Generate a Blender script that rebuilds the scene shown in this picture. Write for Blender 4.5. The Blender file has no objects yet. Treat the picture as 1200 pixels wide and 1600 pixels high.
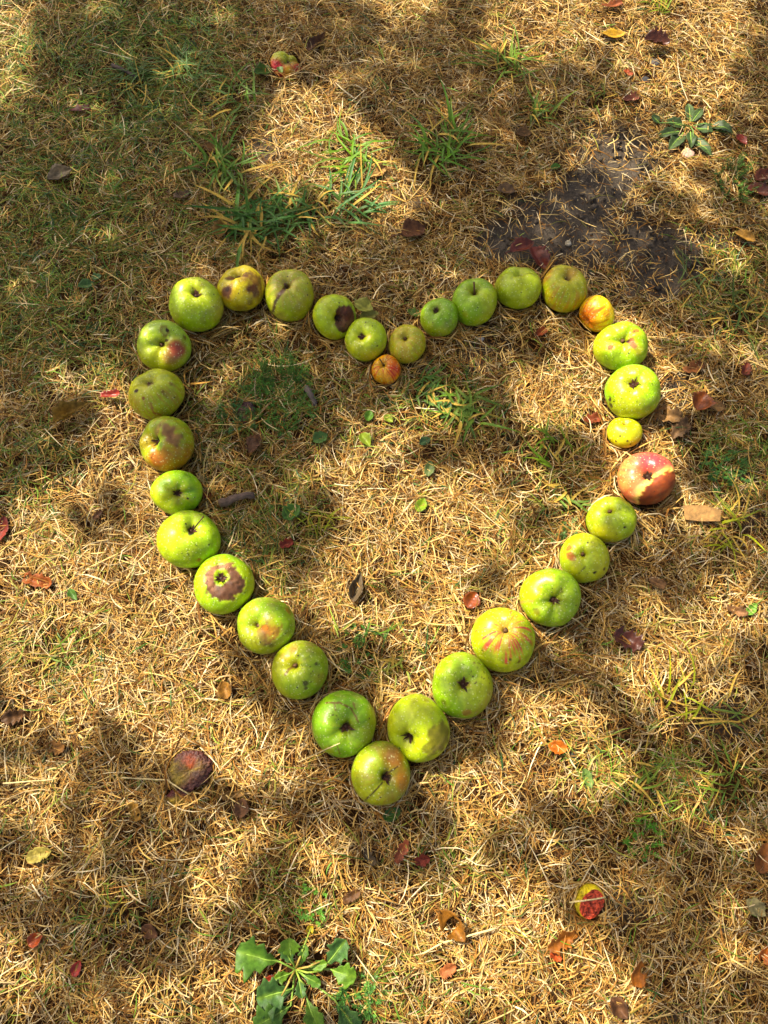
import bpy, math, random
import numpy as np
from mathutils import Vector, Matrix

# ------------------------------------------------------------------ camera, sky, sun, exposure
R_ = math.radians
scene = bpy.context.scene
CAM_H = 1.15            # phone held a little over a metre above the lawn
PITCH = R_(19.0)        # tilted forward from straight down
FPX = 1160.0            # focal length in pixels of a 1200 x 1600 frame
cam_d = bpy.data.cameras.new('camera')
cam_d.sensor_fit = 'VERTICAL'
cam_d.sensor_height = 36.0
cam_d.lens = 36.0 * FPX / 1600.0
cam_d.clip_start = 0.01
cam_d.clip_end = 500.0
cam = bpy.data.objects.new('camera', cam_d)
scene.collection.objects.link(cam)
cam.location = (0, 0, CAM_H)
cam.rotation_euler = (PITCH, 0, 0)
scene.camera = cam

SUN_EL = R_(52.0)
SUN_AZ = R_(141.0)      # counter-clockwise from +x: the sun stands up and to the left of the picture
SUN = np.array([math.cos(SUN_EL) * math.cos(SUN_AZ), math.cos(SUN_EL) * math.sin(SUN_AZ), math.sin(SUN_EL)])
world = bpy.data.worlds.new('World')
scene.world = world
world.use_nodes = True
wn = world.node_tree
bg = wn.nodes['Background']
sky = wn.nodes.new('ShaderNodeTexSky')
sky.sky_type = 'NISHITA'
sky.sun_disc = False
sky.sun_elevation = SUN_EL
sky.sun_rotation = math.atan2(SUN[0], SUN[1])
sky.air_density = 0.7
sky.dust_density = 6.0
sky.ozone_density = 0.3
wn.links.new(sky.outputs[0], bg.inputs[0])
bg.inputs[1].default_value = 0.124
sun_d = bpy.data.lights.new('sun', 'SUN')
sun_d.energy = 5.0
sun_d.angle = R_(0.53)
sun_d.color = (1.0, 0.92, 0.78)
sun = bpy.data.objects.new('sun', sun_d)
scene.collection.objects.link(sun)
sun.rotation_euler = Vector(SUN).to_track_quat('Z', 'Y').to_euler()
sun.location = Vector(SUN) * 20
vs = scene.view_settings
vs.view_transform = 'Standard'
vs.look = 'None'
vs.exposure = 1.18
vs.gamma = 1.0
vs.use_curve_mapping = False
scene.cycles.max_bounces = 6
scene.cycles.diffuse_bounces = 3
scene.cycles.transmission_bounces = 4

# ------------------------------------------------------------------ helpers
rng = np.random.default_rng(11)
random.seed(11)
COL = scene.collection
FWD = np.array([0, math.sin(PITCH), -math.cos(PITCH)])
UP = np.array([0, math.cos(PITCH), math.sin(PITCH)])
RIGHT = np.array([1.0, 0, 0])
CAM = np.array([0, 0, CAM_H])


def at(px, py, z=0.0):
    """the point at height z that the photograph shows at pixel px, py"""
    d = FWD + (px - 600.0) / FPX * RIGHT - (py - 800.0) / FPX * UP
    return CAM + (z - CAM_H) / d[2] * d


def depth_at(px, py, z=0.0):
    return float((at(px, py, z) - CAM) @ FWD)


def proj(P):
    rel = np.asarray(P) - CAM
    dep = np.maximum(rel @ FWD, 0.05)
    return 600 + FPX * (rel @ RIGHT) / dep, 800 - FPX * (rel @ UP) / dep


def c(h, k=1.0):
    v = np.array([int(h[i:i + 2], 16) / 255 for i in (0, 2, 4)])
    return np.where(v <= 0.04045, v / 12.92, ((v + 0.055) / 1.055) ** 2.4) * k


def smooth(a, b, x):
    t = np.clip((x - a) / (b - a), 0, 1)
    return t * t * (3 - 2 * t)


class Noise2:
    def __init__(self, seed, n=256):
        self.n = n
        self.g = np.random.default_rng(seed).random((n, n))

    def one(self, x, y):
        xi = np.floor(x).astype(int)
        yi = np.floor(y).astype(int)
        fx = x - xi
        fy = y - yi
        fx = fx * fx * (3 - 2 * fx)
        fy = fy * fy * (3 - 2 * fy)
        n = self.n
        g = self.g
        a = g[xi % n, yi % n]
        b = g[(xi + 1) % n, yi % n]
        e = g[xi % n, (yi + 1) % n]
        f = g[(xi + 1) % n, (yi + 1) % n]
        return (a * (1 - fx) + b * fx) * (1 - fy) + (e * (1 - fx) + f * fx) * fy

    def __call__(self, x, y, octv=3):
        s = 0
        w = 0
        amp = 1.0
        for k in range(octv):
            s = s + amp * self.one(x * 2 ** k + 17.3 * k, y * 2 ** k + 5.1 * k)
            w += amp
            amp *= 0.5
        return s / w


def noise3(P, scale, seed, n=7, octv=2):
    """smooth pseudo noise, about -1..1, of 3-D points"""
    r = np.random.default_rng(seed)
    out = 0
    amp = 1.0
    for o in range(octv):
        acc = 0
        for i in range(n):
            k = r.normal(size=3) * scale * 2 ** o
            acc = acc + np.sin(P @ k + r.random() * 6.28)
        out = out + amp * acc / math.sqrt(n)
        amp *= 0.5
    return out / 1.5


SAT = 1.15
NG, NL, ND, NC, NS = Noise2(1), Noise2(2), Noise2(3), Noise2(4), Noise2(5)


def gz(x, y):
    """lie of the lawn"""
    return 0.012 * (NG(np.asarray(x) * 4.0 + 40, np.asarray(y) * 4.0 + 40, 3) - 0.5)


def mesh_arrays(name, V, loops, starts, totals, mat, col=None, parent=None, sm=True, loc=None):
    me = bpy.data.meshes.new(name)
    me.vertices.add(len(V))
    me.vertices.foreach_set('co', np.ascontiguousarray(V, dtype=np.float32).ravel())
    me.loops.add(len(loops))
    me.loops.foreach_set('vertex_index', np.ascontiguousarray(loops, dtype=np.int32))
    me.polygons.add(len(starts))
    me.polygons.foreach_set('loop_start', np.ascontiguousarray(starts, dtype=np.int32))
    me.polygons.foreach_set('loop_total', np.ascontiguousarray(totals, dtype=np.int32))
    me.update(calc_edges=True)
    if sm:
        me.polygons.foreach_set('use_smooth', np.ones(len(starts), dtype=bool))
    if col is not None:
        a = me.color_attributes.new('Col', 'FLOAT_COLOR', 'POINT')
        cc = np.ones((len(V), 4), dtype=np.float32)
        lum = np.asarray(col) @ np.array([.3, .6, .1])
        cc[:, :3] = np.clip(lum[:, None] + (1.13 if mat.name.startswith(('dry_straw', 'soil')) else SAT) * (col - lum[:, None]), .004, 1)
        a.data.foreach_set('color', cc.ravel())
    if mat:
        me.materials.append(mat)
    ob = bpy.data.objects.new(name, me)
    COL.objects.link(ob)
    if parent:
        ob.parent = parent
    if loc is not None:
        ob.location = loc
    return ob


def mesh(name, V, F, mat, col=None, parent=None, sm=True, loc=None):
    tot = np.array([len(f) for f in F])
    st = np.concatenate([[0], np.cumsum(tot)[:-1]])
    return mesh_arrays(name, np.asarray(V, dtype=float), np.concatenate([np.asarray(f) for f in F]), st, tot, mat,
                       None if col is None else np.broadcast_to(np.asarray(col, dtype=float), (len(V), 3)), parent, sm, loc)


def tag(o, label=None, cat=None, group=None, kind=None):
    if label:
        o['label'] = label
    if cat:
        o['category'] = cat
    if group:
        o['group'] = group
    if kind:
        o['kind'] = kind
    return o


def empty(name, loc):
    o = bpy.data.objects.new(name, None)
    o.empty_display_size = 0.02
    COL.objects.link(o)
    o.location = loc
    return o


def tube(pts, rad, n=8, cap=True):
    pts = np.asarray(pts, dtype=float)
    rad = np.broadcast_to(np.asarray(rad, dtype=float), (len(pts),))
    V = []
    F = []
    for i, p in enumerate(pts):
        t = pts[min(i + 1, len(pts) - 1)] - pts[max(i - 1, 0)]
        t = t / (np.linalg.norm(t) + 1e-12)
        a = np.cross(t, [0.13, 0.27, 0.95] if abs(t[2]) < 0.9 else [1, 0.1, 0])
        a /= np.linalg.norm(a)
        b = np.cross(t, a)
        for k in range(n):
            th = 2 * math.pi * k / n
            V.append(p + rad[i] * (a * math.cos(th) + b * math.sin(th)))
    for i in range(len(pts) - 1):
        for k in range(n):
            F.append([i * n + k, i * n + (k + 1) % n, (i + 1) * n + (k + 1) % n, (i + 1) * n + k])
    if cap:
        F.append(list(range(n))[::-1])
        F.append([(len(pts) - 1) * n + k for k in range(n)])
    return np.array(V), F


# ------------------------------------------------------------------ materials (all procedural)
def new_mat(name):
    m = bpy.data.materials.new(name)
    m.use_nodes = True
    nt = m.node_tree
    for n in list(nt.nodes):
        nt.nodes.remove(n)
    return m, nt, nt.nodes.new('ShaderNodeOutputMaterial')


def nd(nt, typ, **kw):
    n = nt.nodes.new(typ)
    for k, v in kw.items():
        if k.startswith('i_'):
            n.inputs[k[2:].replace('_', ' ')].default_value = v
        else:
            setattr(n, k, v)
    return n


def mix_rgb(nt, a, b, fac, blend='MIX'):
    m = nt.nodes.new('ShaderNodeMix')
    m.data_type = 'RGBA'
    m.blend_type = blend
    for sock, val in ((m.inputs[0], fac), (m.inputs[6], a), (m.inputs[7], b)):
        if isinstance(val, bpy.types.NodeSocket):
            nt.links.new(val, sock)
        elif isinstance(val, (int, float)):
            sock.default_value = val
        else:
            sock.default_value = (*val, 1)
    return m.outputs[2]


def ramp(nt, src, p0, p1, v0=0.0, v1=1.0):
    r = nt.nodes.new('ShaderNodeMapRange')
    r.inputs[1].default_value = p0
    r.inputs[2].default_value = p1
    r.inputs[3].default_value = v0
    r.inputs[4].default_value = v1
    nt.links.new(src, r.inputs[0])
    return r.outputs[0]


def plant_mat(name, rough=0.55, spec=0.35, trans=0.25, nscale=260.0, namp=0.35, bump=0.0, coat=0.0):
    """thin plant matter: colour from the piece itself, broken up by grain, a little light passing through"""
    m, nt, out = new_mat(name)
    at_ = nd(nt, 'ShaderNodeAttribute', attribute_name='Col')
    tc = nd(nt, 'ShaderNodeTexCoord')
    no = nd(nt, 'ShaderNodeTexNoise', i_Scale=nscale, i_Detail=3.0)
    nt.links.new(tc.outputs['Object'], no.inputs['Vector'])
    v = ramp(nt, no.outputs[0], 0.3, 0.7, 1 - namp, 1 + namp)
    hs = nd(nt, 'ShaderNodeHueSaturation')
    nt.links.new(v, hs.inputs['Value'])
    nt.links.new(at_.outputs['Color'], hs.inputs['Color'])
    p = nd(nt, 'ShaderNodeBsdfPrincipled')
    p.inputs['Roughness'].default_value = rough
    p.inputs['Specular IOR Level'].default_value = spec
    p.inputs['Coat Weight'].default_value = coat
    p.inputs['Coat Roughness'].default_value = 0.15
    nt.links.new(hs.outputs[0], p.inputs['Base Color'])
    if bump:
        b = nd(nt, 'ShaderNodeBump')
        b.inputs['Strength'].default_value = bump
        b.inputs['Distance'].default_value = 0.002
        nt.links.new(no.outputs[0], b.inputs['Height'])
        nt.links.new(b.outputs[0], p.inputs['Normal'])
    if trans > 0:
        t = nd(nt, 'ShaderNodeBsdfTranslucent')
        nt.links.new(hs.outputs[0], t.inputs[0])
        mx = nd(nt, 'ShaderNodeMixShader')
        mx.inputs[0].default_value = trans
        nt.links.new(p.outputs[0], mx.inputs[1])
        nt.links.new(t.outputs[0], mx.inputs[2])
        nt.links.new(mx.outputs[0], out.inputs[0])
    else:
        nt.links.new(p.outputs[0], out.inputs[0])
    return m


def apple_mat():
    m, nt, out = new_mat('apple_skin')
    a = nd(nt, 'ShaderNodeAttribute', attribute_name='Col')
    w = nd(nt, 'ShaderNodeAttribute', attribute_name='Wear')
    tc = nd(nt, 'ShaderNodeTexCoord')
    vo = nd(nt, 'ShaderNodeTexVoronoi', i_Scale=210.0)
    nt.links.new(tc.outputs['Object'], vo.inputs['Vector'])
    dots = ramp(nt, vo.outputs['Distance'], 0.12, 0.28, 0.5, 0.0)
    no = nd(nt, 'ShaderNodeTexNoise', i_Scale=75.0, i_Detail=5.0, i_Roughness=0.6)
    nt.links.new(tc.outputs['Object'], no.inputs['Vector'])
    fine = nd(nt, 'ShaderNodeTexNoise', i_Scale=520.0, i_Detail=2.0)
    nt.links.new(tc.outputs['Object'], fine.inputs['Vector'])
    v = ramp(nt, no.outputs[0], 0.3, 0.7, 0.74, 1.16)
    hs = nd(nt, 'ShaderNodeHueSaturation')
    nt.links.new(v, hs.inputs['Value'])
    nt.links.new(a.outputs['Color'], hs.inputs['Color'])
    # small brown flecks in the skin, then pale lenticels
    fl = ramp(nt, fine.outputs[0], 0.62, 0.72, 0.0, 0.45)
    col = mix_rgb(nt, hs.outputs[0], (0.10, 0.07, 0.02), fl)
    ru = nd(nt, 'ShaderNodeTexNoise', i_Scale=24.0, i_Detail=9.0, i_Roughness=0.75)
    nt.links.new(tc.outputs['Object'], ru.inputs['Vector'])
    oi = nd(nt, 'ShaderNodeObjectInfo')
    rl = nd(nt, 'ShaderNodeMath', operation='MULTIPLY_ADD')
    nt.links.new(oi.outputs['Random'], rl.inputs[0])
    rl.inputs[1].default_value = 0.10
    nt.links.new(ru.outputs[0], rl.inputs[2])
    col = mix_rgb(nt, col, (0.30, 0.20, 0.06), ramp(nt, rl.outputs[0], 0.60, 0.76, 0.0, 0.55))
    sv = nd(nt, 'ShaderNodeTexVoronoi', i_Scale=85.0, i_Randomness=1.0)
    nt.links.new(tc.outputs['Object'], sv.inputs['Vector'])
    sx_ = nd(nt, 'ShaderNodeSeparateColor')
    nt.links.new(sv.outputs['Color'], sx_.inputs[0])
    sz = nd(nt, 'ShaderNodeMath', operation='MULTIPLY_ADD')      # only some cells carry a speck
    nt.links.new(sx_.outputs[0], sz.inputs[0])
    sz.inputs[1].default_value = 0.28
    sz.inputs[2].default_value = -0.16
    ss = nd(nt, 'ShaderNodeMath', operation='SUBTRACT')
    nt.links.new(sz.outputs[0], ss.inputs[0])
    nt.links.new(sv.outputs['Distance'], ss.inputs[1])
    col = mix_rgb(nt, col, (0.035, 0.022, 0.010), ramp(nt, ss.outputs[0], -0.04, 0.02, 0.0, 0.85))
    inv = nd(nt, 'ShaderNodeMath', operation='SUBTRACT')
    inv.inputs[0].default_value = 1.0
    nt.links.new(w.outputs['Fac'], inv.inputs[1])
    dm = nd(nt, 'ShaderNodeMath', operation='MULTIPLY')
    nt.links.new(dots, dm.inputs[0])
    nt.links.new(inv.outputs[0], dm.inputs[1])
    col = mix_rgb(nt, col, (0.62, 0.68, 0.30), dm.outputs[0])
    p = nd(nt, 'ShaderNodeBsdfPrincipled')
    nt.links.new(col, p.inputs['Base Color'])
    rg = nd(nt, 'ShaderNodeMath', operation='MULTIPLY_ADD')
    nt.links.new(w.outputs['Fac'], rg.inputs[0])
    rg.inputs[1].default_value = 0.28
    nt.links.new(ramp(nt, no.outputs[0], 0.3, 0.7, 0.30, 0.44), rg.inputs[2])
    nt.links.new(rg.outputs[0], p.inputs['Roughness'])
    p.inputs['Specular IOR Level'].default_value = 0.34
    p.inputs['Subsurface Weight'].default_value = 0.06
    p.inputs['Subsurface Radius'].default_value = (0.006, 0.006, 0.002)
    b = nd(nt, 'ShaderNodeBump')
    b.inputs['Strength'].default_value = 0.4
    b.inputs['Distance'].default_value = 0.0015
    ad = nd(nt, 'ShaderNodeMath', operation='MULTIPLY_ADD')
    nt.links.new(fine.outputs[0], ad.inputs[0])
    ad.inputs[1].default_value = 0.25
    nt.links.new(no.outputs[0], ad.inputs[2])
    nt.links.new(ad.outputs[0], b.inputs['Height'])
    nt.links.new(b.outputs[0], p.inputs['Normal'])
    nt.links.new(p.outputs[0], out.inputs[0])
    return m


def soil_mat():
    m, nt, out = new_mat('soil_and_thatch')
    a = nd(nt, 'ShaderNodeAttribute', attribute_name='Col')
    tc = nd(nt, 'ShaderNodeTexCoord')
    n1 = nd(nt, 'ShaderNodeTexNoise', i_Scale=38.0, i_Detail=8.0, i_Roughness=0.7)
    n2 = nd(nt, 'ShaderNodeTexNoise', i_Scale=420.0, i_Detail=4.0, i_Roughness=0.7)
    for n in (n1, n2):
        nt.links.new(tc.outputs['Object'], n.inputs['Vector'])
    v1 = ramp(nt, n1.outputs[0], 0.3, 0.7, 0.7, 1.3)
    v2 = ramp(nt, n2.outputs[0], 0.3, 0.7, 0.6, 1.4)
    mu = nd(nt, 'ShaderNodeMath', operation='MULTIPLY')
    nt.links.new(v1, mu.inputs[0])
    nt.links.new(v2, mu.inputs[1])
    hs = nd(nt, 'ShaderNodeHueSaturation')
    nt.links.new(mu.outputs[0], hs.inputs['Value'])
    nt.links.new(a.outputs['Color'], hs.inputs['Color'])
    p = nd(nt, 'ShaderNodeBsdfPrincipled')
    p.inputs['Roughness'].default_value = 0.95
    p.inputs['Specular IOR Level'].default_value = 0.15
    nt.links.new(hs.outputs[0], p.inputs['Base Color'])
    b = nd(nt, 'ShaderNodeBump')
    b.inputs['Strength'].default_value = 0.9
    b.inputs['Distance'].default_value = 0.004
    nt.links.new(mu.outputs[0], b.inputs['Height'])
    nt.links.new(b.outputs[0], p.inputs['Normal'])
    nt.links.new(p.outputs[0], out.inputs[0])
    return m


def drop_mat():
    m, nt, out = new_mat('water')
    p = nd(nt, 'ShaderNodeBsdfPrincipled')
    p.inputs['Base Color'].default_value = (1, 1, 1, 1)
    p.inputs['Roughness'].default_value = 0.02
    p.inputs['IOR'].default_value = 1.33
    p.inputs['Transmission Weight'].default_value = 1.0
    nt.links.new(p.outputs[0], out.inputs[0])
    return m


def bark_mat():
    m, nt, out = new_mat('bark')
    a = nd(nt, 'ShaderNodeAttribute', attribute_name='Col')
    tc = nd(nt, 'ShaderNodeTexCoord')
    no = nd(nt, 'ShaderNodeTexNoise', i_Scale=90.0, i_Detail=6.0, i_Roughness=0.7)
    nt.links.new(tc.outputs['Object'], no.inputs['Vector'])
    hs = nd(nt, 'ShaderNodeHueSaturation')
    nt.links.new(ramp(nt, no.outputs[0], 0.3, 0.7, 0.5, 1.5), hs.inputs['Value'])
    nt.links.new(a.outputs['Color'], hs.inputs['Color'])
    p = nd(nt, 'ShaderNodeBsdfPrincipled')
    p.inputs['Roughness'].default_value = 0.85
    nt.links.new(hs.outputs[0], p.inputs['Base Color'])
    b = nd(nt, 'ShaderNodeBump')
    b.inputs['Strength'].default_value = 0.7
    b.inputs['Distance'].default_value = 0.003
    nt.links.new(no.outputs[0], b.inputs['Height'])
    nt.links.new(b.outputs[0], p.inputs['Normal'])
    nt.links.new(p.outputs[0], out.inputs[0])
    return m


M_STRAW = plant_mat('dry_straw', 0.6, 0.15, 0.12, 300, 0.25)
M_GREEN = plant_mat('green_blade', 0.5, 0.25, 0.25, 300, 0.2)
M_WEED = plant_mat('weed_leaf', 0.5, 0.28, 0.15, 160, 0.28, 0.35)
M_DEAD = plant_mat('dead_leaf', 0.6, 0.25, 0.10, 150, 0.45, 0.5)
M_GLOSSY = plant_mat('wet_dead_leaf', 0.45, 0.35, 0.10, 150, 0.4, 0.4, 0.15)
M_TREE = plant_mat('apple_tree_leaf', 0.5, 0.4, 0.35, 60, 0.2)
M_APPLE = apple_mat()
M_SOIL = soil_mat()
M_DROP = drop_mat()
M_BARK = bark_mat()
M_FLESH = plant_mat('drying_apple_flesh', 0.6, 0.4, 0.0, 220, 0.45, 0.9)

# ------------------------------------------------------------------ where the lawn is green, bare or lit (photograph pixels of the lawn)
GREEN = [(250, 120, 130, 110, .62), (120, 230, 170, 170, .34), (80, 420, 150, 130, .42), (150, 560, 130, 60, .34),
         (400, 350, 110, 60, .25), (430, 620, 70, 80, .30), (420, 820, 80, 120, .36), (700, 640, 80, 60, .35),
         (1150, 470, 80, 80, .30), (1165, 720, 70, 60, .40), (850, 740, 60, 80, .22), (1060, 1230, 120, 70, .24),
         (90, 1030, 60, 40, .30), (180, 1425, 60, 40, .25), (600, 1550, 55, 45, .30), (60, 730, 60, 70, .35),
         (330, 660, 60, 60, .25), (1100, 420, 60, 60, .2), (560, 640, 60, 60, .15), (700, 1350, 60, 40, .15),
         (930, 1180, 60, 50, .2), (470, 1400, 60, 60, .15), (590, 1020, 60, 50, .12), (0, 0, 260, 160, .18)]
BARE = [(955, 270, 80, 78, .98), (890, 365, 125, 60, .97), (1030, 402, 96, 60, .97), (790, 385, 50, 40, .8),
        (745, 545, 45, 40, .6), (415, 225, 35, 35, .8), (640, 310, 40, 30, .45), (1045, 605, 40, 25, .8),
        (890, 320, 50, 40, .7), (1130, 1130, 60, 30, .5), (985, 1410, 40, 25, .6), (1040, 1590, 60, 20, .6),
        (1030, 50, 40, 18, .5), (700, 440, 60, 20, .35), (1180, 780, 30, 60, .4), (600, 1320, 50, 25, .4)]
LIT = [(-70, 50, 132, 150, 0, 1), (635, -12, 76, 50, 0, 1), (870, 50, 120, 66, 10, 1), (1060, 50, 150, 100, 0, .8),
       (1030, 190, 140, 110, 0, .6), (1130, 320, 100, 120, 0, .5), (920, 300, 80, 90, 0, .4),
       (508, 228, 104, 96, 0, 1), (572, 296, 80, 50, -20, 1),
       (188, 655, 46, 82, 15, 1), (120, 606, 60, 17, 15, .8), (215, 610, 34, 30, 0, .5), (60, 700, 40, 16, 20, .6),
       (150, 755, 110, 28, 10, .7), (40, 850, 90, 66, 0, .9), (210, 930, 130, 80, 0, 1), (90, 970, 110, 90, 0, .85),
       (240, 1020, 140, 80, 0, .8), (130, 1045, 150, 90, 0, .85), (40, 1250, 60, 60, 0, .55),
       (270, 800, 64, 90, 0, .95), (345, 900, 62, 62, 0, 1), (415, 965, 56, 58, 0, .9), (465, 1035, 50, 44, 0, .6),
       (670, 830, 120, 100, 0, 1), (585, 770, 76, 76, 0, 1), (650, 665, 90, 50, 20, .9), (560, 900, 66, 90, 0, .9),
       (650, 980, 120, 60, 0, .75), (880, 625, 96, 66, 20, .85), (790, 590, 60, 36, 0, .5),
       (985, 590, 64, 110, 0, .95), (1010, 735, 70, 60, 0, 1), (955, 800, 60, 50, 0, .9), (905, 865, 55, 50, 0, .9),
       (1070, 640, 50, 40, 0, .6), (1075, 830, 100, 60, 0, .75), (1150, 940, 70, 70, 0, .85), (1010, 950, 60, 46, 0, .6),
       (1050, 1060, 66, 80, 0, .95), (860, 930, 70, 60, 0, .9), (790, 990, 74, 66, 0, 1), (720, 1060, 62, 62, 0, .9),
       (645, 1110, 64, 56, 0, 1), (590, 1200, 50, 50, 0, .75), (330, 1130, 120, 76, 0, .95), (430, 1200, 90, 56, 0, .75),
       (870, 1190, 110, 80, 0, 1), (740, 1220, 100, 56, 0, .8), (920, 1050, 50, 36, 0, .4),
       (690, 1490, 240, 120, 0, 1), (560, 1390, 110, 46, 0, .45), (860, 1560, 130, 80, 0, 1), (800, 1400, 70, 50, 0, .5),
       (1150, 1520, 70, 90, 0, .55), (345, 1395, 44, 64, 0, 1), (200, 1555, 190, 50, 0, .6),
       (30, 1500, 56, 80, 0, .95), (440, 1540, 130, 70, 0, .85), (1150, 1230, 60, 60, 0, .3),
       (200, 1330, 260, 110, 0, .45), (480, 1320, 120, 56, 0, .42), (770, 1330, 150, 60, 0, .5), (1060, 1400, 150, 150, 0, .36), (1040, 1200, 150, 90, 0, .32),
       (800, 790, 90, 120, 0, .3), (60, 1150, 110, 60, 0, .5)]


def blobs(lst, px, py, n=NL, nsc=0.02, nam=0.5, soft=0.3):
    keep = np.ones_like(px)
    w = nam * (n(px * nsc + 60, py * nsc + 60, 3) - 0.5) * 2
    for b in lst:
        x, y, rx, ry = b[:4]
        s = b[-1]
        dx, dy = px - x, py - y
        if len(b) == 6 and b[4]:
            t = R_(b[4])
            dx, dy = dx * math.cos(t) - dy * math.sin(t), dx * math.sin(t) + dy * math.cos(t)
        d = np.sqrt((dx / rx) ** 2 + (dy / ry) ** 2) + w
        keep = keep * (1 - s * smooth(1 + soft, 1 - soft, d))
    return 1 - keep


def bare_at(px, py):
    return np.clip(blobs(BARE, px, py, ND, 0.035, 0.75, 0.45), 0, 1)


# ------------------------------------------------------------------ ground: one sheet out to the horizon, fine where it is seen
def build_ground():
    fine_x = np.linspace(-1.4, 1.4, 281)
    fine_y = np.linspace(-0.8, 2.0, 281)
    far = np.array([2, 3, 5, 9, 16, 30, 60, 120, 250.0])
    xs = np.concatenate([-far[::-1], fine_x, far])
    ys = np.concatenate([-far[::-1] + 0.6, fine_y, far + 0.6])
    X, Y = np.meshgrid(xs, ys)
    x, y = X.ravel(), Y.ravel()
    px, py = proj(np.stack([x, y, 0 * x], 1))
    near = (np.abs(x) < 1.45) & (y > -0.85) & (y < 2.05)
    b = np.where(near, bare_at(px, py), 0.0)
    z = np.where(near, gz(x, y), 0) + near * b * 0.012 * (NS(x * 45, y * 45, 3) - 0.5) - b * 0.003
    V = np.stack([x, y, z], 1)
    n = len(xs)
    m = len(ys)
    i = np.arange((n - 1) * (m - 1))
    r, q = i // (n - 1), i % (n - 1)
    a = r * n + q
    loops = np.stack([a, a + 1, a + n + 1, a + n], 1).ravel()
    v = NC(x * 9, y * 9, 3)[:, None]
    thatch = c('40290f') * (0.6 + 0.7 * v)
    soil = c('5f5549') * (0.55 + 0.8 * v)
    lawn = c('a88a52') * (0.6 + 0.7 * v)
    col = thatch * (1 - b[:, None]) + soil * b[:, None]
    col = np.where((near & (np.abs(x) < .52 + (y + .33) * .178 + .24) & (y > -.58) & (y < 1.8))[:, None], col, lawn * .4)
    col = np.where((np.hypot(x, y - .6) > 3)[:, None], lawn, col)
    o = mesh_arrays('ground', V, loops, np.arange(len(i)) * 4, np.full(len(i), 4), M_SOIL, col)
    return tag(o, 'dark dry soil under the parched lawn', None, None, 'structure')


build_ground()

# ------------------------------------------------------------------ apples
SOLIDS = []        # centre, radii of what grass must not pass through
THIN = []          # x, y, radius, share of dry blades parted by a tuft
FLATS = []         # x, y, half length, half width, angle, z of what lies on the grass


def apple_shape(V0, v, th, R, f, dimple, ds, rib, lump, seed, bottom=0.22):
    rho = 1 - dimple * .78 * np.exp(-(v / (ds * .8)) ** 2) - dimple * .40 * np.exp(-(v / (ds * 1.6)) ** 2) - bottom * np.exp(-((math.pi - v) / 0.32) ** 2)
    rho = rho * (1 + 0.018 * smooth(0.2, 0.7, v) * smooth(1.6, 0.8, v))
    rho = rho * (1 + 1.5 * rib * np.cos(5 * th + seed) * np.exp(-((v - 0.45) / 0.5) ** 2))
    rho = rho * (1 - 0.05 * smooth(1.9, 2.9, v))
    rho = rho * (1 + lump * noise3(V0, 1.8, seed * 7 + 1, 6, 2))
    return rho * R


NTH, NV = 124, 64
_th = np.arange(NTH) * 2 * math.pi / NTH
_vv = np.pi * (np.linspace(0, 1, NV + 1)[1:-1]) ** 1.12
TH, VV = np.meshgrid(_th, _vv)
TH, VV = TH.ravel(), VV.ravel()
UNIT = np.stack([np.sin(VV) * np.cos(TH), np.sin(VV) * np.sin(TH), np.cos(VV)], 1)
UNIT = np.concatenate([UNIT, [[0, 0, 1], [0, 0, -1]]])
VA = np.concatenate([VV, [0, math.pi]])
TA = np.concatenate([TH, [0, 0]])
_i = np.arange(NTH * (NV - 2))
_r, _q = _i // NTH, _i % NTH
_quads = np.stack([_r * NTH + _q, (_r + 1) * NTH + _q, (_r + 1) * NTH + (_q + 1) % NTH, _r * NTH + (_q + 1) % NTH], 1)
_top = len(UNIT) - 2
_bot = len(UNIT) - 1
_tt = np.stack([np.full(NTH, _top), np.arange(NTH), (np.arange(NTH) + 1) % NTH], 1)
_l = (NV - 2) * NTH
_bb = np.stack([np.full(NTH, _bot), _l + (np.arange(NTH) + 1) % NTH, _l + np.arange(NTH)], 1)
AP_LOOPS = np.concatenate([_quads.ravel(), _tt.ravel(), _bb.ravel()])
AP_TOT = np.concatenate([np.full(len(_quads), 4), np.full(2 * NTH, 3)])
AP_ST = np.concatenate([[0], np.cumsum(AP_TOT)[:-1]])

GREENA = c('90ac1e')
GREENB = c('7c9e1a')
LIME = c('aaba26')
OLIVE = c('93a32c')
YEL = c('c2b238')
TAN = c('b99a58')
BRN = c('6b4526')
DBR = c('3a2418')
PURP = c('563620')
RED = c('b8402f')
PINK = c('cf6a55')
ORNG = c('cf7a2a')


def wear_attr(me, w):
    a = me.attributes.new('Wear', 'FLOAT', 'POINT')
    a.data.foreach_set('value', np.ascontiguousarray(w, dtype=np.float32))


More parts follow.
